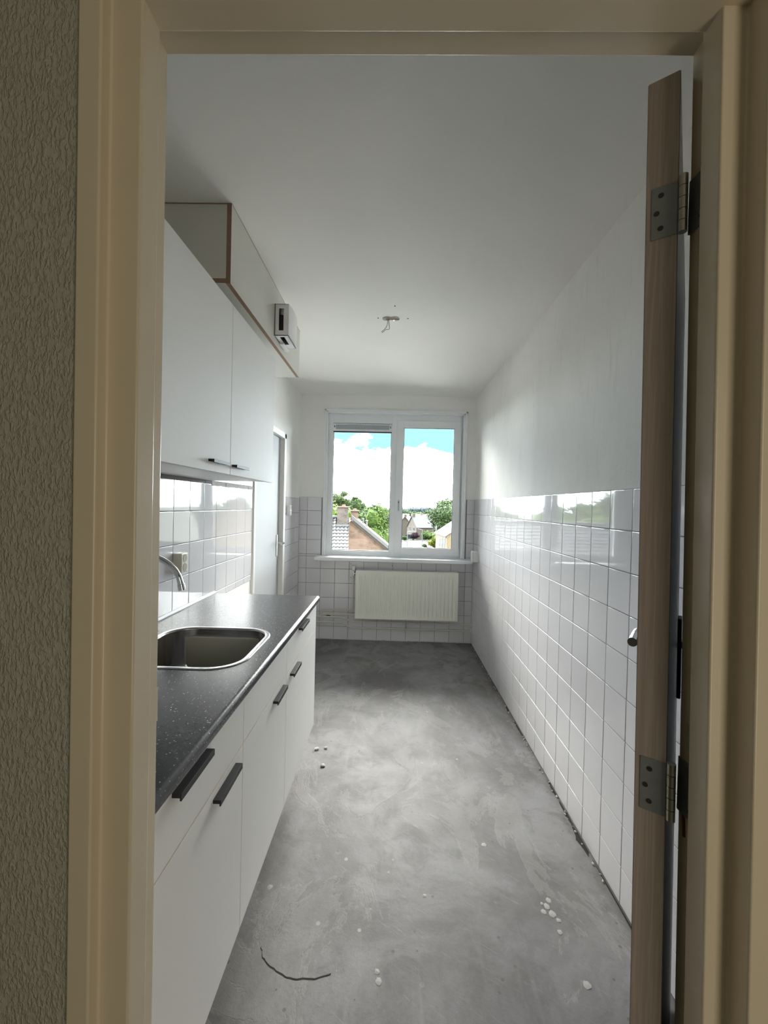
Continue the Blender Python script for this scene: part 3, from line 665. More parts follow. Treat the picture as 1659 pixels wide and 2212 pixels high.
# ------------------------------------------------------------------ radiator under the window
ra = thing('radiator', (0.17, 4.31, 0.26), 'cream white ribbed panel radiator under the window', 'radiator')
RX0, RX1, RZ0, RZ1, RY = -0.350, 0.687, 0.258, 0.750, 4.272
mb = MB(); nx, nzr = 25 * 10, 26; grid = []
for j in range(nzr + 1):
    z = RZ0 + (RZ1 - RZ0) * j / nzr; row = []
    for i in range(nx + 1):
        x = RX0 + (RX1 - RX0) * i / nx; u = i / nx
        f = (u * 26 + 0.5) % 1.0
        a = max(0.0, min(1.0, (0.30 - abs(f - 0.5)) / 0.12)); a = a * a * (3 - 2 * a)
        e = min(1.0, max(0.0, (z - RZ0 - 0.030) / 0.012)) * min(1.0, max(0.0, (RZ1 - 0.050 - z) / 0.012))
        if u < 0.02 or u > 0.98: a = 0
        row.append(mb.bm.verts.new((x, RY + 0.011 * a * e, z)))
    grid.append(row)
for j in range(nzr):
    for i in range(nx): mb.bm.faces.new((grid[j][i], grid[j][i + 1], grid[j + 1][i + 1], grid[j + 1][i]))
mb.box((RX0, RY + 0.0135, RZ0), (RX1, RY + 0.019, RZ1)).build('front_panel', M['rad'], ra, 60)
MB().box((RX0 - 0.009, RY - 0.003, RZ0 - 0.004), (RX0, RY + 0.085, RZ1 + 0.003), 0.003).build('side_cover', M['rad'], ra)
MB().box((RX1, RY - 0.003, RZ0 - 0.004), (RX1 + 0.009, RY + 0.085, RZ1 + 0.003), 0.003).build('side_cover', M['rad'], ra)
MB().box((RX0 - 0.004, RY - 0.001, RZ1 - 0.002), (RX1 + 0.004, RY + 0.083, RZ1 + 0.004), 0.002).build('top_grille', M['rad'], ra)
MB().box((RX0, RY + 0.055, RZ0), (RX1, RY + 0.075, RZ1 - 0.005)).build('rear_panel', M['rad'], ra)
MB().box((RX0, RY - 0.0012, RZ0 - 0.003), (RX1, RY + 0.014, RZ0 + 0.008), 0.002).build('bottom_rim', M['rad'], ra)
PY = 4.352
va = MB().tube([(-0.386, 4.335, 0.690), (-0.386, 4.335, 0.735)], 0.012, 16).tube([(-0.386, 4.335, 0.708), (-0.352, 4.335, 0.708)], 0.010, 16).build('valve', M['chrome'], ra, 40)
MB().box((-0.404, 4.317, 0.740), (-0.368, 4.353, 0.788), 0.007, 3).build('thermostat_knob', M['plastic'], va)
def bend_path(pts, r=0.03, n=5):
    pts = [Vector(p) for p in pts]; out = [pts[0]]
    for a, b, c in zip(pts, pts[1:], pts[2:]):
        d1 = (a - b); d2 = (c - b); rr_ = min(r, d1.length * 0.49, d2.length * 0.49)
        p0 = b + d1.normalized() * rr_; p2 = b + d2.normalized() * rr_
        for k in range(n + 1):
            u = k / n; out.append(p0 * (1 - u) ** 2 + b * 2 * u * (1 - u) + p2 * u * u)
    out.append(pts[-1]); return [tuple(p) for p in out]
PR = 0.0078
t = thing('heating_pipe', (-0.39, PY, 0.2), 'thin cream pipe rising to the radiator valve', 'pipe', 'heating pipes under the window')
MB().tube(bend_path([(-0.386, 4.335, 0.695), (-0.391, PY, 0.60), (-0.391, PY, 0.325), (-0.722, PY, 0.322), (-0.730, PY, 0.255)]), PR, 12).build('pipe', M['pipe'], t, 60)
t = thing('heating_pipe', (-0.36, PY, 0.2), 'short cream pipe from radiator bottom corner to the tee joint', 'pipe', 'heating pipes under the window')
MB().tube(bend_path([(-0.338, PY, 0.275), (-0.712, PY, 0.272), (-0.716, PY - 0.004, 0.200)]), PR, 12).build('pipe', M['pipe'], t, 60)
MB().tube([(-0.385, PY, 0.275), (-0.368, PY, 0.275)], 0.013, 14).build('coupling', M['pipe'], t, 40)
t = thing('heating_pipe', (0.17, PY, 0.2), 'upper cream heating pipe along the tiles below the radiator', 'pipe', 'heating pipes under the window')
MB().tube(bend_path([(XL, PY + 0.004, 0.243), (-0.70, PY + 0.004, 0.246), (-0.500, PY + 0.004, 0.245), (-0.415, PY + 0.004, 0.204), (0.165, PY + 0.004, 0.203), (XR, PY + 0.004, 0.199)], 0.05), PR, 12).build('pipe', M['pipe'], t, 60)
MB().tube([(-0.755, PY + 0.004, 0.244), (-0.725, PY + 0.004, 0.2445)], 0.0125, 14).build('tee_joint', M['pipe'], t, 40)
MB().tube([(XR - 0.012, PY + 0.004, 0.199), (XR - 0.001, PY + 0.004, 0.199)], 0.023, 18).build('wall_collar', M['pipe'], t, 40)
MB().box((0.162, PY - 0.006, 0.165), (0.176, YB - 0.001, 0.216), 0.002).build('pipe_clip', M['alu'], t)
t = thing('heating_pipe', (0.17, PY, 0.13), 'lower cream heating pipe along the tiles just above the floor', 'pipe', 'heating pipes under the window')
MB().tube(bend_path([(XL, PY + 0.004, 0.186), (-0.70, PY + 0.004, 0.189), (-0.515, PY + 0.004, 0.191), (-0.420, PY + 0.004, 0.139), (0.165, PY + 0.004, 0.138), (XR, PY + 0.004, 0.136)], 0.05), PR, 12).build('pipe', M['pipe'], t, 60)
MB().tube([(-0.735, PY + 0.004, 0.188), (-0.70, PY + 0.004, 0.189)], 0.0125, 14).build('tee_joint', M['pipe'], t, 40)
MB().tube([(XR - 0.012, PY + 0.004, 0.136), (XR - 0.001, PY + 0.004, 0.136)], 0.023, 18).build('wall_collar', M['pipe'], t, 40)
MB().box((0.162, PY - 0.006, 0.120), (0.176, YB - 0.001, 0.158), 0.002).build('pipe_clip', M['alu'], t)
mb = MB(); mb.blob((-0.648, YB - 0.001, 0.247), (0.022, 0.003, 0.009), 2, 0.3, rr); mb.build('hole', M['dark'], wb)
for (x, z) in ((-0.418, 0.80), (-0.418, 0.66), (0.015, 0.795)):
    MB().cyl((x, YB + 0.002, z), (x, YB - 0.0008, z), 0.004, 10).build('screw_hole', M['dark'], wb)

# ------------------------------------------------------------------ sockets
def socket_inserts(par, x, y, zs, r, axis=1):
    for z in zs:
        MB().cyl((x - 0.004, y, z), (x + 0.0012, y, z), r, 24).build('socket_insert', M['plastic_hole'], par, 40)
        MB().tube([(x - 0.001, y + r * 1.02 * math.cos(2 * PI * k / 24), z + r * 1.02 * math.sin(2 * PI * k / 24)) for k in range(25)], 0.0015, 6, cap=False).build('rim', M['plastic_old'], par, 60)
t = thing('power_socket', (XL, 1.88, 1.098), 'ivory double power socket on the tiles above the worktop', 'socket')
MB().box((XL - 0.002, 1.850, 1.098), (XL + 0.040, 1.912, 1.187), 0.005, 3).build('housing', M['plastic_old'], t)
socket_inserts(t, XL + 0.040, 1.881, (1.122, 1.163), 0.0185)
t = thing('power_socket', (XL, 3.875, 1.31), 'white double power socket right of the white door', 'socket')
MB().box((XL - 0.002, 3.850, 1.312), (XL + 0.034, 3.905, 1.405), 0.005, 3).build('housing', M['plastic'], t)
socket_inserts(t, XL + 0.034, 3.8775, (1.336, 1.381), 0.0185)
t = thing('junction_box', (XR, 4.17, 0.88), 'white socket box on the right wall at the window sill end', 'socket')
MB().box((XR - 0.056, 4.120, 0.886), (XR + 0.002, 4.215, 0.992), 0.006, 3).build('housing', M['plastic'], t)
MB().box((XR - 0.0595, 4.128, 0.898), (XR - 0.055, 4.207, 0.980), 0.002).build('cover', M['plastic'], t)

# ------------------------------------------------------------------ base cabinets
DX, CX = -0.405, -0.424           # door face and carcass front
ZB, ZDR, ZC = 0.212, 0.742, 0.884
def handle_bar(y0, y1, zt, x, name='handle'):
    prof = [(x - 0.0004, zt), (x + 0.019, zt), (x + 0.019, zt - 0.0145), (x + 0.0155, zt - 0.0145), (x + 0.0155, zt - 0.009), (x - 0.0004, zt - 0.009)]
    return MB().prism(prof, 'y', y0, y1, 0.0006)
def base_cabinet(y0, y1, label, drawer, hy, dy=None, wide=False):
    c = thing('base_cabinet', ((XL + CX) / 2, (y0 + y1) / 2, 0.0), label, 'cabinet', 'white base cabinets in a row')
    mb = MB(); t = 0.017
    mb.box((XL + 0.006, y0 + 0.0005, ZB), (CX, y0 + t, ZC)).box((XL + 0.006, y1 - t, ZB), (CX, y1 - 0.0005, ZC)).box((XL + 0.006, y0 + t, ZB), (CX, y1 - t, ZB + t)).box((XL + 0.006, y0 + t, ZB + t), (XL + 0.012, y1 - t, ZC)).box((CX - 0.07, y0 + t, ZDR - 0.012), (CX, y1 - t, ZDR + 0.006))
    mb.build('carcass', M['carcass'], c)
    MB().box((XL + 0.05, y0 + 0.02, 0.0), (-0.518, y0 + 0.05, ZB)).build('foot_panel', M['carcass'], c)
    MB().box((XL + 0.05, y1 - 0.05, 0.0), (-0.518, y1 - 0.02, ZB)).build('foot_panel', M['carcass'], c)
    g = 0.0016
    def front(name, z0, z1):
        mb = MB(); mb.mi = 1; mb.box((CX + 0.0015, y0 + g, z0), (DX - 0.0008, y1 - g, z1)); mb.mi = 0
        mb.box((DX - 0.0012, y0 + g + 0.0004, z0 + 0.0004), (DX, y1 - g - 0.0004, z1 - 0.0004), 0.0005, 2); return mb.build(name, [M['cab_front'], M['cab_edge']], c)
    d = front('door', ZB - 0.002, ZDR - 0.002)
    handle_bar(hy[0], hy[1], 0.7215, DX).build('handle', M['black'], d, 30)
    f = front('drawer' if drawer else 'fascia_panel', ZDR + 0.002, ZC)
    if drawer: handle_bar(dy[0], dy[1], 0.868, DX).build('handle', M['black'], f, 30)
    return c
base_cabinet(0.606, 1.1635, 'white base cabinet nearest the doorway with drawer and door', True, (0.965, 1.108), (0.777, 0.925))
base_cabinet(1.1635, 1.650, 'white sink base cabinet with plain panel above its door', False, (1.462, 1.600))
base_cabinet(1.650, 2.285, 'white base cabinet at the window end of the worktop', True, (1.706, 1.842), (1.850, 2.010))
tag(MB().box((-0.515, 0.606, 0.0), (-0.499, 2.270, ZB - 0.006)).build('plinth', M['carcass'], None, center=True), 'recessed plinth board under the white base cabinets', 'plinth')

# ------------------------------------------------------------------ worktop with sink cut-out
WT, WB, WXF, WY0, WY1 = 0.9156, 0.8855, -0.389, 0.604, 2.298
def rrect(x0, x1, y0, y1, r, n=8):
    o = []
    for (cx_, cy_, a0) in ((x1 - r, y1 - r, 0), (x0 + r, y1 - r, PI / 2), (x0 + r, y0 + r, PI), (x1 - r, y0 + r, 1.5 * PI)):
        for k in range(n + 1):
            a = a0 + PI / 2 * k / n; o.append((cx_ + r * math.cos(a), cy_ + r * math.sin(a)))
    return o
SX0, SX1, SY0, SY1, SR = -0.870, -0.452, 1.238, 1.672, 0.115
mb = MB(); bm = mb.bm
xf = WXF - 0.013
def loop(pts, z):
    vs = [bm.verts.new((x, y, z)) for x, y in pts]
    return vs, [bm.edges.new((vs[i], vs[(i + 1) % len(vs)])) for i in range(len(vs))]
outer = [(XL + 0.001, WY0), (xf, WY0), (xf, WY1), (XL + 0.001, WY1)]
inner = rrect(SX0 + 0.008, SX1 - 0.008, SY0 + 0.008, SY1 - 0.008, SR - 0.008, 10)
for z in (WT, WB):
    v1, e1 = loop(outer, z); v2, e2 = loop(inner, z)
    bmesh.ops.triangle_fill(bm, edges=e1 + e2, use_beauty=True, use_dissolve=False)
    if z == WT: top_o, top_i = v1, v2
    else: bot_o, bot_i = v1, v2
for t_, b_ in ((top_o, bot_o), (top_i, bot_i)):
    for i in range(len(t_)): bm.faces.new((t_[i], t_[(i + 1) % len(t_)], b_[(i + 1) % len(b_)], b_[i]))
nose = [(xf - 0.0005, WB), (xf - 0.0005, WT)]
for k in range(1, 9):
    a = PI / 2 * (1 - k / 8); nose.append((xf + 0.013 * math.cos(a), WT - 0.013 + 0.013 * math.sin(a)))
for k in range(0, 6):
    a = -PI / 2 * k / 5; nose.append((WXF - 0.008 + 0.008 * math.cos(a), WB + 0.008 + 0.008 * math.sin(a)))
mb.prism(nose[::-1], 'y', WY0, WY1)
ct = tag(mb.build('worktop', M['worktop'], None, 35, center=True), 'dark grey speckled kitchen worktop with rounded front edge', 'worktop')
tag(MB().prism([(XL, WT + 0.0004), (XL + 0.009, WT + 0.0004), (XL + 0.008, WT + 0.005), (XL + 0.004, WT + 0.012), (XL, WT + 0.013)], 'y', WY0, WY1).build('sealing_strip', simple('grey sealing strip', (0.40, 0.41, 0.44), 0.4), None, center=True), 'pale grey sealing strip between worktop and tiles', 'strip')
# ------------------------------------------------------------------ sink
sk = thing('sink', ((SX0 + SX1) / 2, (SY0 + SY1) / 2, WT), 'rounded stainless steel sink set in the worktop', 'sink')
mb = MB(); bm = mb.bm
prof = [(0.0, 0.0003), (0.001, 0.0022), (0.004, 0.0030), (0.016, 0.0026), (0.0195, 0.0010), (0.0215, -0.004), (0.024, -0.135), (0.030, -0.155), (0.045, -0.168), (0.075, -0.174)]
rings = []
for ins, dz in prof:
    r = max(0.02, SR - ins); rings.append([bm.verts.new((x, y, WT + dz)) for x, y in rrect(SX0 + ins, SX1 - ins, SY0 + ins, SY1 - ins, r, 10)])
for i, (a, b) in enumerate(zip(rings, rings[1:])):
    n = len(a)
    for k in range(n): bm.faces.new((a[k], a[(k + 1) % n], b[(k + 1) % n], b[k]))
cv = bm.verts.new(((SX0 + SX1) / 2, (SY0 + SY1) / 2, WT - 0.180))
for k in range(len(rings[-1])): bm.faces.new((rings[-1][k], rings[-1][(k + 1) % len(rings[-1])], cv))
mb.build('bowl', M['steel'], sk, 50)
xm, ym = (SX0 + SX1) / 2, (SY0 + SY1) / 2
MB().cyl((xm, ym, WT - 0.182), (xm, ym, WT - 0.1755), 0.044, 28).cyl((xm, ym, WT - 0.176), (xm, ym, WT - 0.171), 0.022, 24).build('drain', M['chrome'], sk, 40)
# ------------------------------------------------------------------ tap
fc = thing('tap', (-0.925, 1.40, WT), 'chrome mixer tap with curved spout over the sink', 'tap')
MB().cyl((-0.925, 1.40, WT), (-0.925, 1.40, WT + 0.012), 0.028, 24).cyl((-0.925, 1.40, WT + 0.012), (-0.925, 1.40, WT + 0.125), 0.021, 24).build('body', M['chrome'], fc, 40)
sp = [(-0.925, 1.40, WT + 0.12), (-0.925, 1.40, 1.120), (-0.922, 1.40, 1.165), (-0.908, 1.40, 1.203), (-0.882, 1.40, 1.228), (-0.848, 1.40, 1.239), (-0.812, 1.40, 1.235), (-0.778, 1.40, 1.222), (-0.755, 1.40, 1.209), (-0.736, 1.40, 1.192), (-0.721, 1.40, 1.171), (-0.713, 1.40, 1.150), (-0.7105, 1.40, 1.140)]
sp2 = []
for i in range(len(sp) - 1):
    p0 = sp[max(0, i - 1)]; p1 = sp[i]; p2 = sp[i + 1]; p3 = sp[min(len(sp) - 1, i + 2)]
    for k in range(4):
        u = k / 4; sp2.append(tuple(0.5 * ((2 * b) + (-a + c) * u + (2 * a - 5 * b + 4 * c - d) * u * u + (-a + 3 * b - 3 * c + d) * u ** 3) for a, b, c, d in zip(p0, p1, p2, p3)))
sp2.append(sp[-1])
s_ = MB().tube(sp2, 0.0098, 22).build('spout', M['chrome'], fc, 60)
MB().tube([(-0.7108, 1.40, 1.1425), (-0.7100, 1.40, 1.139), (-0.7062, 1.40, 1.121)], 0.0118, 22, radii=[0.0112, 0.0122, 0.0122]).build('aerator', M['chrome'], s_, 40)
MB().box((-0.935, 1.33, WT + 0.098), (-0.915, 1.40, WT + 0.110), 0.004).build('lever', M['chrome'], fc)

# ------------------------------------------------------------------ wall cabinet with two doors
UX, UZ0, UZ1 = -0.640, 1.531, 2.193
uc = thing('wall_cabinet', (-0.81, 1.63, UZ0), 'white two-door wall cabinet above the worktop', 'cabinet')
mb = MB(); ux = UX - 0.018
y0, ym, y1 = 1.045, 1.6315, 2.2125
mb.box((XL + 0.006, y0, UZ0 + 0.004), (ux, y0 + 0.017, UZ1)).box((XL + 0.006, y1 - 0.018, UZ0 + 0.004), (ux, y1 - 0.001, UZ1)).box((XL + 0.006, y0, UZ0 + 0.004), (ux, y1 - 0.001, UZ0 + 0.022)).box((XL + 0.006, y0, UZ1 - 0.018), (ux, y1 - 0.001, UZ1)).box((XL + 0.006, y0, UZ0 + 0.02), (XL + 0.012, y1 - 0.002, UZ1 - 0.01)).box((XL + 0.02, ym - 0.009, UZ0 + 0.02), (ux, ym + 0.009, UZ1 - 0.015))
mb.build('carcass', M['melamine'], uc)
for (a, b, h0, h1) in ((y0, ym - 0.0018, 1.436, 1.578), (ym + 0.0018, y1, 1.648, 1.792)):
    d = MB().box((ux + 0.0015, a, UZ0), (UX, b, UZ1), 0.001).build('door', M['cab_front'], uc)
    prof = [(UX - 0.0004, 1.572), (UX + 0.021, 1.572), (UX + 0.021, 1.5605), (UX + 0.017, 1.5605), (UX + 0.017, 1.5635), (UX - 0.0004, 1.5635)]
    MB().prism(prof, 'y', h0, h1, 0.0006).build('handle', M['black'], d, 30)

# ------------------------------------------------------------------ boxed-in duct along the ceiling
bx = thing('ceiling_boxing', (-0.81, 2.2, 2.266), 'white boxed duct casing with brown edges under the ceiling', 'boxing')
BX, BZ, BY0, BY1 = -0.645, 2.266, 1.612, 2.795
def board(lo, hi, face_axis, name):
    mb = MB(); mb.box(lo, hi)
    for f in mb.bm.faces:
        f.normal_update(); f.material_index = 0 if abs(f.normal[face_axis]) > 0.5 else 1
    mb.build(name, [M['soffit'], M['chip']], bx, 0)
board((BX - 0.018, BY0, BZ), (BX, BY1, H - 0.003), 0, 'front_panel')
board((XL, BY0, BZ + 0.0012), (BX - 0.018, BY1, BZ + 0.019), 2, 'bottom_panel')
MB().box((XL, BY0 + 0.0015, BZ + 0.019), (BX - 0.018, BY0 + 0.014, H - 0.004)).build('end_panel', M['soffit'], bx, 0)
MB().box((XL, BY0 + 0.0005, H - 0.004), (BX, BY1, H - 0.0008)).build('joint', M['chip'], bx, 0)
MB().box((XL, BY1 - 0.014, BZ + 0.019), (BX - 0.018, BY1 - 0.001, H - 0.004)).build('end_panel', M['soffit'], bx, 0)
# ------------------------------------------------------------------ door chime on the boxing
ch = thing('door_chime', (-0.61, 2.30, 2.305), 'white plastic door chime with open slots on the boxing', 'door chime')
cx0, cx1, cy0, cy1, cz0, cz1 = -0.641, -0.570, 2.207, 2.392, 2.308, 2.474
MB().box((BX, cy0 - 0.002, cz0 - 0.004), (BX + 0.0045, cy1 + 0.002, cz1), 0.001).build('base_plate', simple('dark grey base plate', (0.12, 0.12, 0.13), 0.5), ch)
mb = MB(); w_ = 0.003
# near side with an upright slot
sx_, sx2, sz_, sz2 = -0.622, -0.597, 2.335, 2.450
mb.box((cx0, cy0, cz0), (sx_, cy0 + w_, cz1)).box((sx2, cy0, cz0), (cx1, cy0 + w_, cz1)).box((sx_, cy0, cz0), (sx2, cy0 + w_, sz_)).box((sx_, cy0, sz2), (sx2, cy0 + w_, cz1))
# underside with a slot
uy0, uy1 = 2.228, 2.335
mb.box((cx0, cy0, cz0), (-0.622, cy1, cz0 + w_)).box((-0.597, cy0, cz0), (cx1, cy1, cz0 + w_)).box((-0.622, cy0, cz0), (-0.597, uy0, cz0 + w_)).box((-0.622, uy1, cz0), (-0.597, cy1, cz0 + w_))
# slightly bowed front, top and far side
n = 10
for k in range(n):
    ya = cy0 + (cy1 - cy0) * k / n; yb = cy0 + (cy1 - cy0) * (k + 1) / n
    ba = 0.006 * math.sin(PI * k / n); bb = 0.006 * math.sin(PI * (k + 1) / n)
    mb.quad((cx1 + ba, ya, cz0), (cx1 + bb, yb, cz0), (cx1 + bb, yb, cz1), (cx1 + ba, ya, cz1))
    mb.quad((cx1 + ba - 0.003, ya, cz0), (cx1 + bb - 0.003, yb, cz0), (cx1 + bb - 0.003, yb, cz1), (cx1 + ba - 0.003, ya, cz1))
    mb.quad((cx1 - 0.004, ya, cz0), (cx1 - 0.004, yb, cz0), (cx1 + bb, yb, cz0), (cx1 + ba, ya, cz0))
    mb.quad((cx1 - 0.004, ya, cz1), (cx1 - 0.004, yb, cz1), (cx1 + bb, yb, cz1), (cx1 + ba, ya, cz1))
mb.box((cx0, cy0, cz1 - w_), (cx1, cy1, cz1)).box((cx0, cy1 - w_, cz0), (cx1, cy1, cz1))
mb.build('cover', M['plastic'], ch, 25)
MB().tube([(-0.612, 2.222, 2.33), (-0.612, 2.222, 2.42)], 0.010, 16).build('striker', M['dark'], ch)
MB().tube([(-0.605, 2.250, 2.345), (-0.605, 2.250, 2.465)], 0.022, 20).build('chime_body', M['plastic'], ch)
MB().box((BX + 0.004, cy0 + 0.09, cz0 - 0.012), (BX + 0.026, cy0 + 0.21, cz0), 0.002).build('lug', M['plastic'], ch)

# ================================================================== outside
GZ = -10.6
tag(MB().box((-400, 14, GZ - 0.5), (400, 900, GZ)).build('ground', M['ground'], smooth=0), 'ground of gardens far below the window', 'ground', **S)
tag(MB().box((-60, 14.2, GZ), (60, 96, GZ + 0.05)).build('bounce_slab', simple('pale bounce surface', (0.46, 0.45, 0.43), 0.9, var=0.15, vscale=0.3), None, 0, center=True), 'unseen pale slab added below the window to bounce daylight in', 'bounce_slab', **S)  # pale slab put out of sight to bounce light onto the ceiling
tag(MB().box((-60, 131.5, GZ), (60, 147, GZ + 0.06)).build('street', M['asphalt'], None, 0, center=True), 'pale grey street in front of the brown houses', 'street', **S)
tag(MB().box((4.0, 123.5, GZ), (20, 131.0, GZ + 0.10)).build('lawn', M['lawn'], None, 0, center=True), 'strip of green lawn beside the street', 'lawn', **S)
tag(MB().box((-20, 112, GZ), (14, 123.0, GZ + 0.07)).build('pavement', M['pink_paving'], None, 0, center=True), 'pinkish paving along the lawn', 'pavement', **S)

# --- neighbouring house: local frame with the verge at x = 0, ridge along x, camera side is -y
TH_ = math.atan(2.884 / 28.0)
nh = thing('neighbour_house', (-2.884, 28.0, GZ), 'brick house with pale tiled roof and two chimneys outside the left pane', 'house', rz=TH_, local=True)
def z_(z): return z - GZ
zr, sl, run = z_(0.52), math.radians(41), 4.6
mb = MB(); bm = mb.bm; col_w, row_h = 0.225, 0.30; ncol, nrow = 56, int(run / math.cos(sl) / row_h) + 1; sub = 6
prev = None
for r in range(nrow):
    rows = []
    for (fr_, lift) in ((0.0, 0.0), (0.97, 0.042), (1.0, 0.004)):
        d = (r + fr_) * row_h; ring = []
        for i in range(ncol * sub + 1):
            x = -i * col_w / sub; ph = (i / sub) % 1.0
            hgt = lift + 0.060 * (0.5 + 0.5 * math.cos(2 * PI * ph)) ** 0.8
            ring.append(bm.verts.new((x, -d * math.cos(sl) - hgt * math.sin(sl), zr - d * math.sin(sl) + hgt * math.cos(sl))))
        rows.append(ring)
    for a, b in zip(rows, rows[1:]):
        for i in range(len(a) - 1): bm.faces.new((a[i], a[i + 1], b[i + 1], b[i]))
LN = ncol * col_w
mb.quad((0, 0, zr - 0.05), (-LN, 0, zr - 0.05), (-LN, 3.5, zr - 0.05 - 3.5 * math.tan(sl)), (0, 3.5, zr - 0.05 - 3.5 * math.tan(sl)))
mb.build('tiled_roof', M['pantile'], nh, 45)
MB().tube([(-0.75, 0, zr + 0.02), (-LN, 0, zr + 0.02)], 0.13, 12).build('ridge_tiles', M['ridge_dark'], nh)
ez = zr - run * math.tan(sl)
MB().box((-LN + 0.1, -run + 0.35, 0), (-0.12, 3.0, ez + 0.1)).build('front_wall', M['brick'], nh, 0)
MB().prism([(-run + 0.35, ez), (3.0, zr - 0.1 - 3.0 * math.tan(sl)), (0, zr - 0.12)], 'x', -LN + 0.15, -0.12).build('roof_core', M['brick'], nh, 0)
# gable wing to the right, its gable facing the kitchen
ax, az = 0.22, z_(0.44); slope = 0.795
gx = 4.4
MB().prism([(-0.06, 0), (gx, 0), (gx, az - (gx - ax) * slope), (ax, az - 0.02), (-0.06, az - 0.25)], 'y', 0.12, 8.0).build('gable_wall', M['brick'], nh, 0)
dx_, dz_ = gx + 0.4 - ax, (gx + 0.4 - ax) * slope
MB().prism([(ax - 0.05, az + 0.04), (ax + dx_, az - dz_ + 0.04), (ax + dx_, az - dz_ + 0.30), (ax - 0.05, az + 0.30)], 'y', -0.12, 8.3).build('gable_roof', M['barge'], nh, 0)
MB().prism([(ax - 0.02, az - 0.16), (ax + dx_, az - dz_ - 0.16), (ax + dx_, az - dz_ + 0.05), (ax - 0.02, az + 0.05)], 'y', -0.05, 0.13).build('bargeboard', M['barge_dark'], nh, 0)
def chimney(x0, x1, y0, y1, z0, z1, mt, potx):
    c = MB().box((x0, y0, z0), (x1, y1, z1)).build('chimney', mt, nh, 0)
    MB().box((x0 - 0.09, y0 - 0.09, z1), (x1 + 0.09, y1 + 0.09, z1 + 0.07), 0.01).build('chimney_cap', M['stone_cap'], c)
    MB().tube([(potx, (y0 + y1) / 2, z1 + 0.06), (potx, (y0 + y1) / 2, z1 + 0.20)], 0.1, 14, radii=[0.13, 0.09]).build('chimney_pot', M['pot'], c)
chimney(-0.78, -0.06, -0.55, 0.15, zr - 0.9, z_(1.24), M['brick_grey'], -0.36)
chimney(0.10, 0.62, 0.8, 1.5, zr - 1.0, z_(0.98), M['brick'], 0.40)
MB().box((-0.84, -0.66, zr - 0.66), (0.0, -0.54, zr - 0.40)).build('flashing', M['lead'], nh, 0)
for (x, dzz) in ((1.02, 0.34), (1.28, 0.42)):
    MB().tube([(x, 2.2, az - (x - ax) * slope + 0.2), (x, 2.2, az - (x - ax) * slope + 0.25 + dzz)], 0.06, 10).tube([(x, 2.2, az - (x - ax) * slope + 0.25 + dzz), (x, 2.2, az - (x - ax) * slope + 0.31 + dzz)], 0.10, 10).build('roof_vent', M['lamp_post'], nh)

# --- trees and shrubs: crowns of separate leaves over lobed branches
def tree(name, x, y, z0, top, rx, seed, mt, label, cat='tree', lobes=14, leaves=5200, leaf=0.36, low=0.28, trunk=True, group='trees beyond the window', flat=1.0):
    rg = random.Random(seed)
    t = thing(name, (x, y, z0), label, cat, group)
    hgt = top - z0; zc = z0 + hgt * (low + (1 - low) / 2); rz_ = hgt * (1 - low) / 2
    L_ = []
    for k in range(lobes):
        a = rg.uniform(0, 2 * PI); u = rg.uniform(-0.75, 0.85); q = math.sqrt(max(0, 1 - u * u)) * rg.uniform(0.35, 0.72)
        s = rg.uniform(0.30, 0.48)
        L_.append((x + math.cos(a) * q * rx, y + math.sin(a) * q * rx, zc + u * rz_ * 0.66, rx * s, rz_ * s * flat))
    L_.append((x, y, zc, rx * 0.55, rz_ * 0.62))
    mb = MB(); per = leaves // len(L_)
    for (a, b, c, r, rz2) in L_:
        mb.blob((a, b, c), (r * 0.68, r * 0.68, rz2 * 0.68), 2, 0.22, rg)
        for k in range(per):
            th = rg.uniform(0, 2 * PI); u = rg.uniform(-1, 1); q = math.sqrt(1 - u * u); f = rg.uniform(0.70, 1.16)
            p = Vector((a + math.cos(th) * q * r * f, b + math.sin(th) * q * r * f, c + u * rz2 * f))
            nrm = Vector((math.cos(th) * q + rg.uniform(-.7, .7), math.sin(th) * q + rg.uniform(-.7, .7), u + rg.uniform(-.4, .9))).normalized()
            e1 = nrm.orthogonal().normalized(); e1 = Matrix.Rotation(rg.uniform(0, 6.28), 3, nrm) @ e1; e2 = nrm.cross(e1)
            s = leaf * rg.uniform(0.6, 1.25)
            mb.quad(p - e1 * s * 0.6, p - e2 * s * 0.32, p + e1 * s * 0.6, p + e2 * s * 0.32)
    mb.build('crown', mt, t, 0)
    if trunk:
        MB().tube([(x, y, z0), (x + rx * 0.02, y, z0 + hgt * 0.3), (x - rx * 0.02, y, zc)], 0.3, 10, radii=[rx * 0.085, rx * 0.065, rx * 0.03]).build('trunk', M['bark'], t)
        mb = MB()
        for k in range(5):
            l = L_[k]; mb.tube([(x, y, z0 + hgt * (low * 0.8)), ((x + l[0]) / 2, (y + l[1]) / 2, (z0 + hgt * low + l[2]) / 2), l[:3]], 0.1, 6, radii=[rx * 0.04, rx * 0.025, rx * 0.012])
        mb.build('branches', M['bark'], t)
    return t
tree('broadleaf_tree', -3.9, 82, GZ, 3.35, 4.7, 21, M['leaf_mid'], 'large rounded green tree behind the brick gable', lobes=18, leaves=9000, leaf=0.42, low=0.10)
tree('broadleaf_tree', -9.6, 74, GZ, 2.2, 3.4, 22, M['leaf_bright'], 'bright yellowish green tree directly behind the chimneys', leaves=6500, leaf=0.36, low=0.2)
tree('broadleaf_tree', -12.2, 96, GZ, 5.4, 2.9, 23, M['leaf_grey'], 'tall thin-crowned tree rising above the others at the left pane edge', leaves=3000, leaf=0.40, low=0.62, flat=0.7)
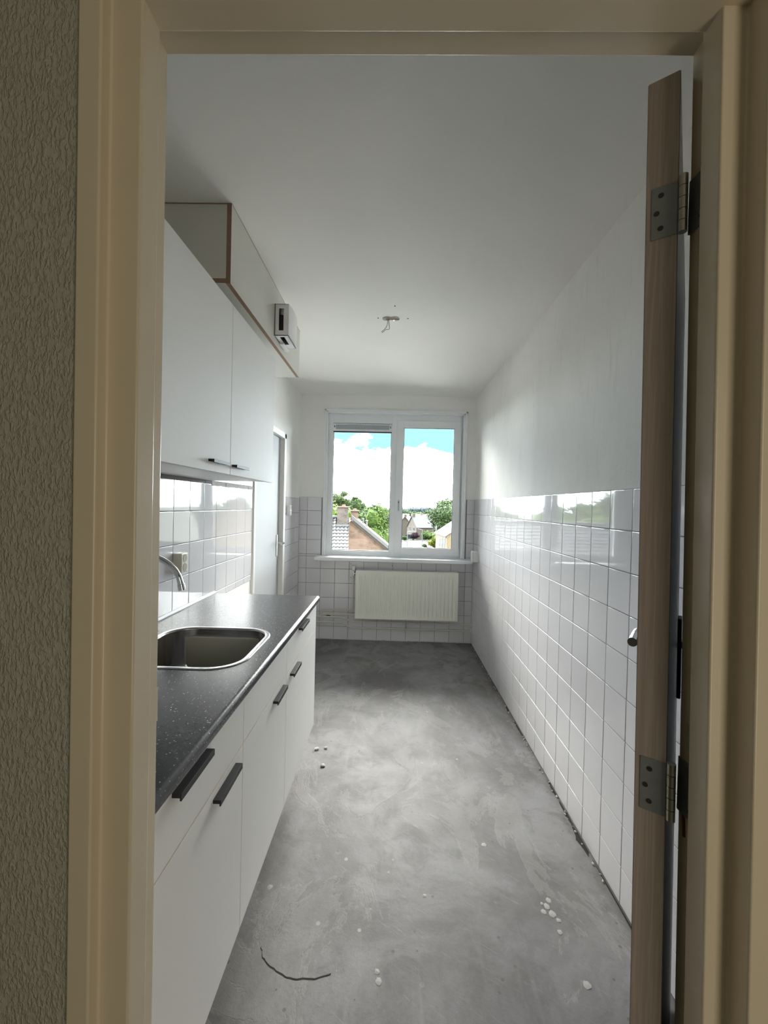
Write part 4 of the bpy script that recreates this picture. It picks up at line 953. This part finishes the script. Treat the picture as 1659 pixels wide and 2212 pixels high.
tree('broadleaf_tree', -8.6, 106, GZ, 4.2, 3.2, 24, M['leaf_dark'], 'dark tree between the tall thin tree and the large round one', leaves=4500, leaf=0.45, low=0.3)
tree('broadleaf_tree', 16.8, 108, GZ, 4.9, 8.6, 25, M['leaf_dark'], 'big dark green tree at the right edge of the window', lobes=26, leaves=14000, leaf=0.55, low=0.30)
tree('broadleaf_tree', -30, 72, GZ, 4.6, 7.0, 26, M['leaf_bright'], 'light green tree far left, mirrored in the right wall tiles', leaves=6500, leaf=0.6, low=0.2)
tree('broadleaf_tree', -42, 78, GZ, 6.5, 8.0, 27, M['leaf_mid'], 'broad green tree farthest left, mirrored in the right wall tiles', leaves=6500, leaf=0.65, low=0.2)
tree('broadleaf_tree', -20, 88, GZ, 3.0, 5.0, 28, M['leaf_mid'], 'green tree behind the tiled roof, mirrored in the right wall tiles', leaves=5000, leaf=0.5, low=0.2)
tree('broadleaf_tree', 36, 95, GZ, 4.0, 7.0, 29, M['leaf_mid'], 'green tree right of the window view, mirrored in the left wall tiles', leaves=5000, leaf=0.6, low=0.2)
# low planting
shr = 'shrubs in the gardens below'
tree('shrub', 11.9, 118, GZ, -6.9, 2.0, 31, M['leaf_yellow'], 'yellow green bush in front of the yellow house', 'shrub', 9, 2600, 0.26, 0.0, False, shr)
tree('shrub', 12.6, 146.6, GZ, -6.9, 2.9, 32, M['leaf_mid'], 'green bush before the tan house front', 'shrub', 9, 2600, 0.38, 0.0, False, shr)
tree('shrub', 8.3, 146, GZ, -7.3, 1.75, 33, M['leaf_purple'], 'round purple leaved bush beside the dark blue car', 'shrub', 8, 2000, 0.28, 0.0, False, shr)
tree('shrub', 4.3, 144, GZ, -8.6, 1.6, 34, M['leaf_dark'], 'low green hedge bush at the left of the right pane', 'shrub', 8, 1600, 0.28, 0.0, False, shr)
tree('shrub', 9.6, 120, GZ, -9.2, 0.9, 35, M['leaf_dark'], 'small dark shrub on the end of the lawn', 'shrub', 6, 900, 0.20, 0.0, False, shr)
tree('shrub', -0.9, 100, GZ, -5.6, 2.2, 36, M['leaf_dark'], 'dark green bush at the foot of the large round tree', 'shrub', 8, 1800, 0.30, 0.0, False, shr)
tree('shrub', -6.2, 97, GZ, -6.0, 2.4, 37, M['leaf_grey'], 'grey green bush left of the dark bush under the large tree', 'shrub', 8, 1800, 0.30, 0.0, False, shr)
# far belts
for (x, y, top, rx, sd_, mt, lab) in ((7.5, 235, -0.2, 5.5, 41, 'leaf_dark', 'dark pointed tree beyond the pale roofs on the left of the right pane'), (14.5, 262, -1.2, 5, 42, 'leaf_mid', 'mid green tree beyond the pale roofs, second from the left'), (23.0, 240, -0.9, 5, 43, 'leaf_bright', 'light green tree beyond the pale roofs, in the middle'), (31.5, 233, -1.6, 4, 44, 'leaf_yellow', 'yellowish tree beyond the pale roofs, nearest the big dark tree'), (37, 262, 0.4, 7.5, 45, 'leaf_grey', 'grey green tree behind the yellowish distant tree'), (-1.0, 262, -0.8, 5, 46, 'leaf_mid', 'distant green tree just at the window mullion'), (24, 290, 0.2, 9, 47, 'leaf_grey', 'grey green tree under the bluish grove')):
    tree('distant_tree', x, y, GZ, top, rx, sd_, M[mt], lab, 'tree', 9, 1500, 0.9, 0.1, False, 'distant trees')
gv = thing('distant_grove', (30, 520, GZ), 'hazy bluish tree line on the horizon', 'trees', kind='stuff')
mb = MB(); rg = random.Random(50)
for k in range(70): x = -60 + 150 * rg.random(); mb.blob((x, 520 + rg.uniform(-12, 12), GZ + rg.uniform(3, 6)), (rg.uniform(6, 11), 8, rg.uniform(4, 6.0)), 2, 0.12, rg)
for k in range(26): x = 21 + 24 * rg.random(); mb.blob((x, 500 + rg.uniform(-8, 8), GZ + 6.2), (rg.uniform(3, 5), 5, rg.uniform(4.6, 5.6)), 2, 0.10, rg)
mb.build('foliage', M['leaf_hazy'], gv, 0)['kind'] = 'stuff'

# --- other houses
def house(loc, rz, wx, dy, he, hr, wall, roof, label, wins=(), chim=None, group=None):
    t = thing('house', loc, label, 'house', group, rz=rz, local=True)   # local: ridge along x, front at y = 0
    MB().box((0, 0, 0), (wx, dy, he)).build('wall', wall, t, 0)
    MB().prism([(0.02, he), (dy - 0.02, he), (dy / 2, hr)], 'x', 0.0, wx).build('gable', wall, t, 0)
    sl_ = (hr - he) / (dy / 2); o = 0.35
    mb = MB()
    for (s0, s1) in ((-o, dy / 2), (dy + o, dy / 2)):
        a = he - o * sl_
        mb.prism([(s0, a), (s1, hr), (s1, hr + 0.22), (s0, a + 0.18)], 'x', -0.25, wx + 0.25)
    mb.build('roof', roof, t, 0)
    for (face, u, v, w_, h_) in wins:
        if face == 'front': a, b = (u, -0.06, v), (u + w_, 0.05, v + h_); c, d = (u + 0.12, -0.08, v + 0.12), (u + w_ - 0.12, 0.0, v + h_ - 0.12)
        else: a, b = (-0.06, u, v), (0.05, u + w_, v + h_); c, d = (-0.08, u + 0.12, v + 0.12), (0.0, u + w_ - 0.12, v + h_ - 0.12)
        f = MB().box(a, b).build('window', M['window_white'], t, 0); MB().box(c, d).build('window_pane', M['window_dark'], f, 0)
    if chim:
        c = MB().box((chim[0], dy / 2 - 0.4, hr - 0.6), (chim[0] + chim[1], dy / 2 + 0.4, hr + chim[2])).build('chimney', wall, t, 0)
        MB().box((chim[0] - .08, dy / 2 - 0.48, hr + chim[2]), (chim[0] + chim[1] + .08, dy / 2 + 0.48, hr + chim[2] + 0.12)).build('chimney_cap', M['stone_cap'], c, 0)
    return t
# tan house: gable turned to the left of the view, long front to the right
house((8.9, 150.0, GZ), math.radians(25), 7.5, 7.4, 4.55, 8.3, M['brick_brown'], M['slate'], 'tan brown house with grey roof and white gable windows, left of the big tree', [('gable', 1.6, 3.0, 1.0, 1.5), ('gable', 4.6, 3.0, 1.0, 1.5), ('front', 2.2, 1.0, 2.0, 1.4), ('front', 5.4, 1.0, 1.8, 1.4)], (0.2, 0.9, 0.9))
house((9.0, 165, GZ), math.radians(76), 9.5, 7.8, 3.4, 7.7, M['brick_brown'], M['slate_brown'], 'brown gabled house left of the tan house', [('gable', 2.0, 3.2, 1.0, 1.4)], (0.5, 0.9, 0.8))
for i, (x, w_, lab) in enumerate(((-3, 11, 'pale row house behind the brown gabled house'), (9.3, 11, 'pale row house above the grey roof'), (21.6, 12, 'pale row house beside the big dark tree'))):
    house((x, 196 - i * 1.5, GZ), 0, w_, 8, 5.2, 8.2, M['render_white'], M['roof_red'], lab, [('front', 2 + 3 * k, 3.2, 1.6, 1.3) for k in range(3)], (w_ * 0.4, 0.8, 0.6), 'row houses in the distance')
# yellow brick house at the right, corner towards the kitchen
house((18.1, 80.7, GZ), math.radians(95.5), 10.4, 7.6, 6.5, 9.05, M['brick_yellow'], M['slate_brown'], 'yellow brick house with grey brown roof at the lower right of the view', [], (4.0, 0.8, 0.8))
yh = [o for o in bpy.data.objects if o.get('label', '').startswith('yellow brick house')][0]
# windows on its long face (local back side y = dy faces the street and the camera's left)
for (u, v, w_, h_) in ((0.9, 3.6, 1.5, 2.5), (3.2, 3.6, 1.5, 2.3), (0.9, 0.5, 1.5, 2.4), (3.2, 0.6, 1.5, 2.2), (5.6, 3.8, 1.4, 1.8)):
    f = MB().box((u, 7.55, v), (u + w_, 7.66, v + h_)).build('window', M['window_white'], yh, 0)
    MB().box((u + 0.14, 7.60, v + 0.14), (u + w_ - 0.14, 7.68, v + h_ - 0.14)).build('window_pane', M['window_dark'], f, 0)
house((24, 58, GZ), math.radians(70), 12, 8, 8.2, 12.4, M['brick_yellow'], M['slate_brown'], 'tall yellow brick house outside the view, mirrored in the left wall tiles', [], None)

# --- street lamps
def lamp(x, y, ztop, arm, label):
    t = thing('street_lamp', (x, y, GZ), label, 'street lamp', 'street lamps')
    MB().tube(bend_path([(x, y, GZ), (x, y, ztop), (x + arm, y, ztop + 0.22)], 0.35), 0.10, 10).build('post', M['lamp_post'], t, 60)
    MB().box((x + arm - (0.35 if arm > 0 else -0.35) - 0.35, y - 0.15, ztop + 0.12), (x + arm + 0.35, y + 0.15, ztop + 0.26), 0.03).build('lamp_head', M['lamp_post'], t)
lamp(4.42, 118, -5.85, 2.0, 'pale street lamp with arm to the right, left of the lawn')
lamp(8.65, 118, -5.15, -1.35, 'pale street lamp with arm to the left, right of the lawn')
# --- parked car
ca = thing('car', (6.4, 149.5, GZ + 0.06), 'dark blue car parked behind the purple bush', 'car')
b0 = GZ + 0.06
MB().prism([(4.5, b0 + 0.35), (8.6, b0 + 0.35), (8.65, b0 + 0.95), (7.7, b0 + 1.08), (7.0, b0 + 1.85), (5.2, b0 + 1.95), (4.6, b0 + 1.2)], 'y', 148.6, 150.4, 0.08).build('body', M['car_paint'], ca)
MB().prism([(5.25, b0 + 1.2), (7.35, b0 + 1.12), (6.9, b0 + 1.72), (5.35, b0 + 1.8)], 'y', 148.57, 148.62).build('side_window', M['window_dark'], ca)
for x in (5.3, 7.7):
    for y in (148.7, 150.3): MB().cyl((x, y - 0.12, b0 + 0.32), (x, y + 0.12, b0 + 0.32), 0.32, 18).build('wheel', M['tyre'], ca)

for o in bpy.data.objects:
    if '_o' in o: del o['_o']
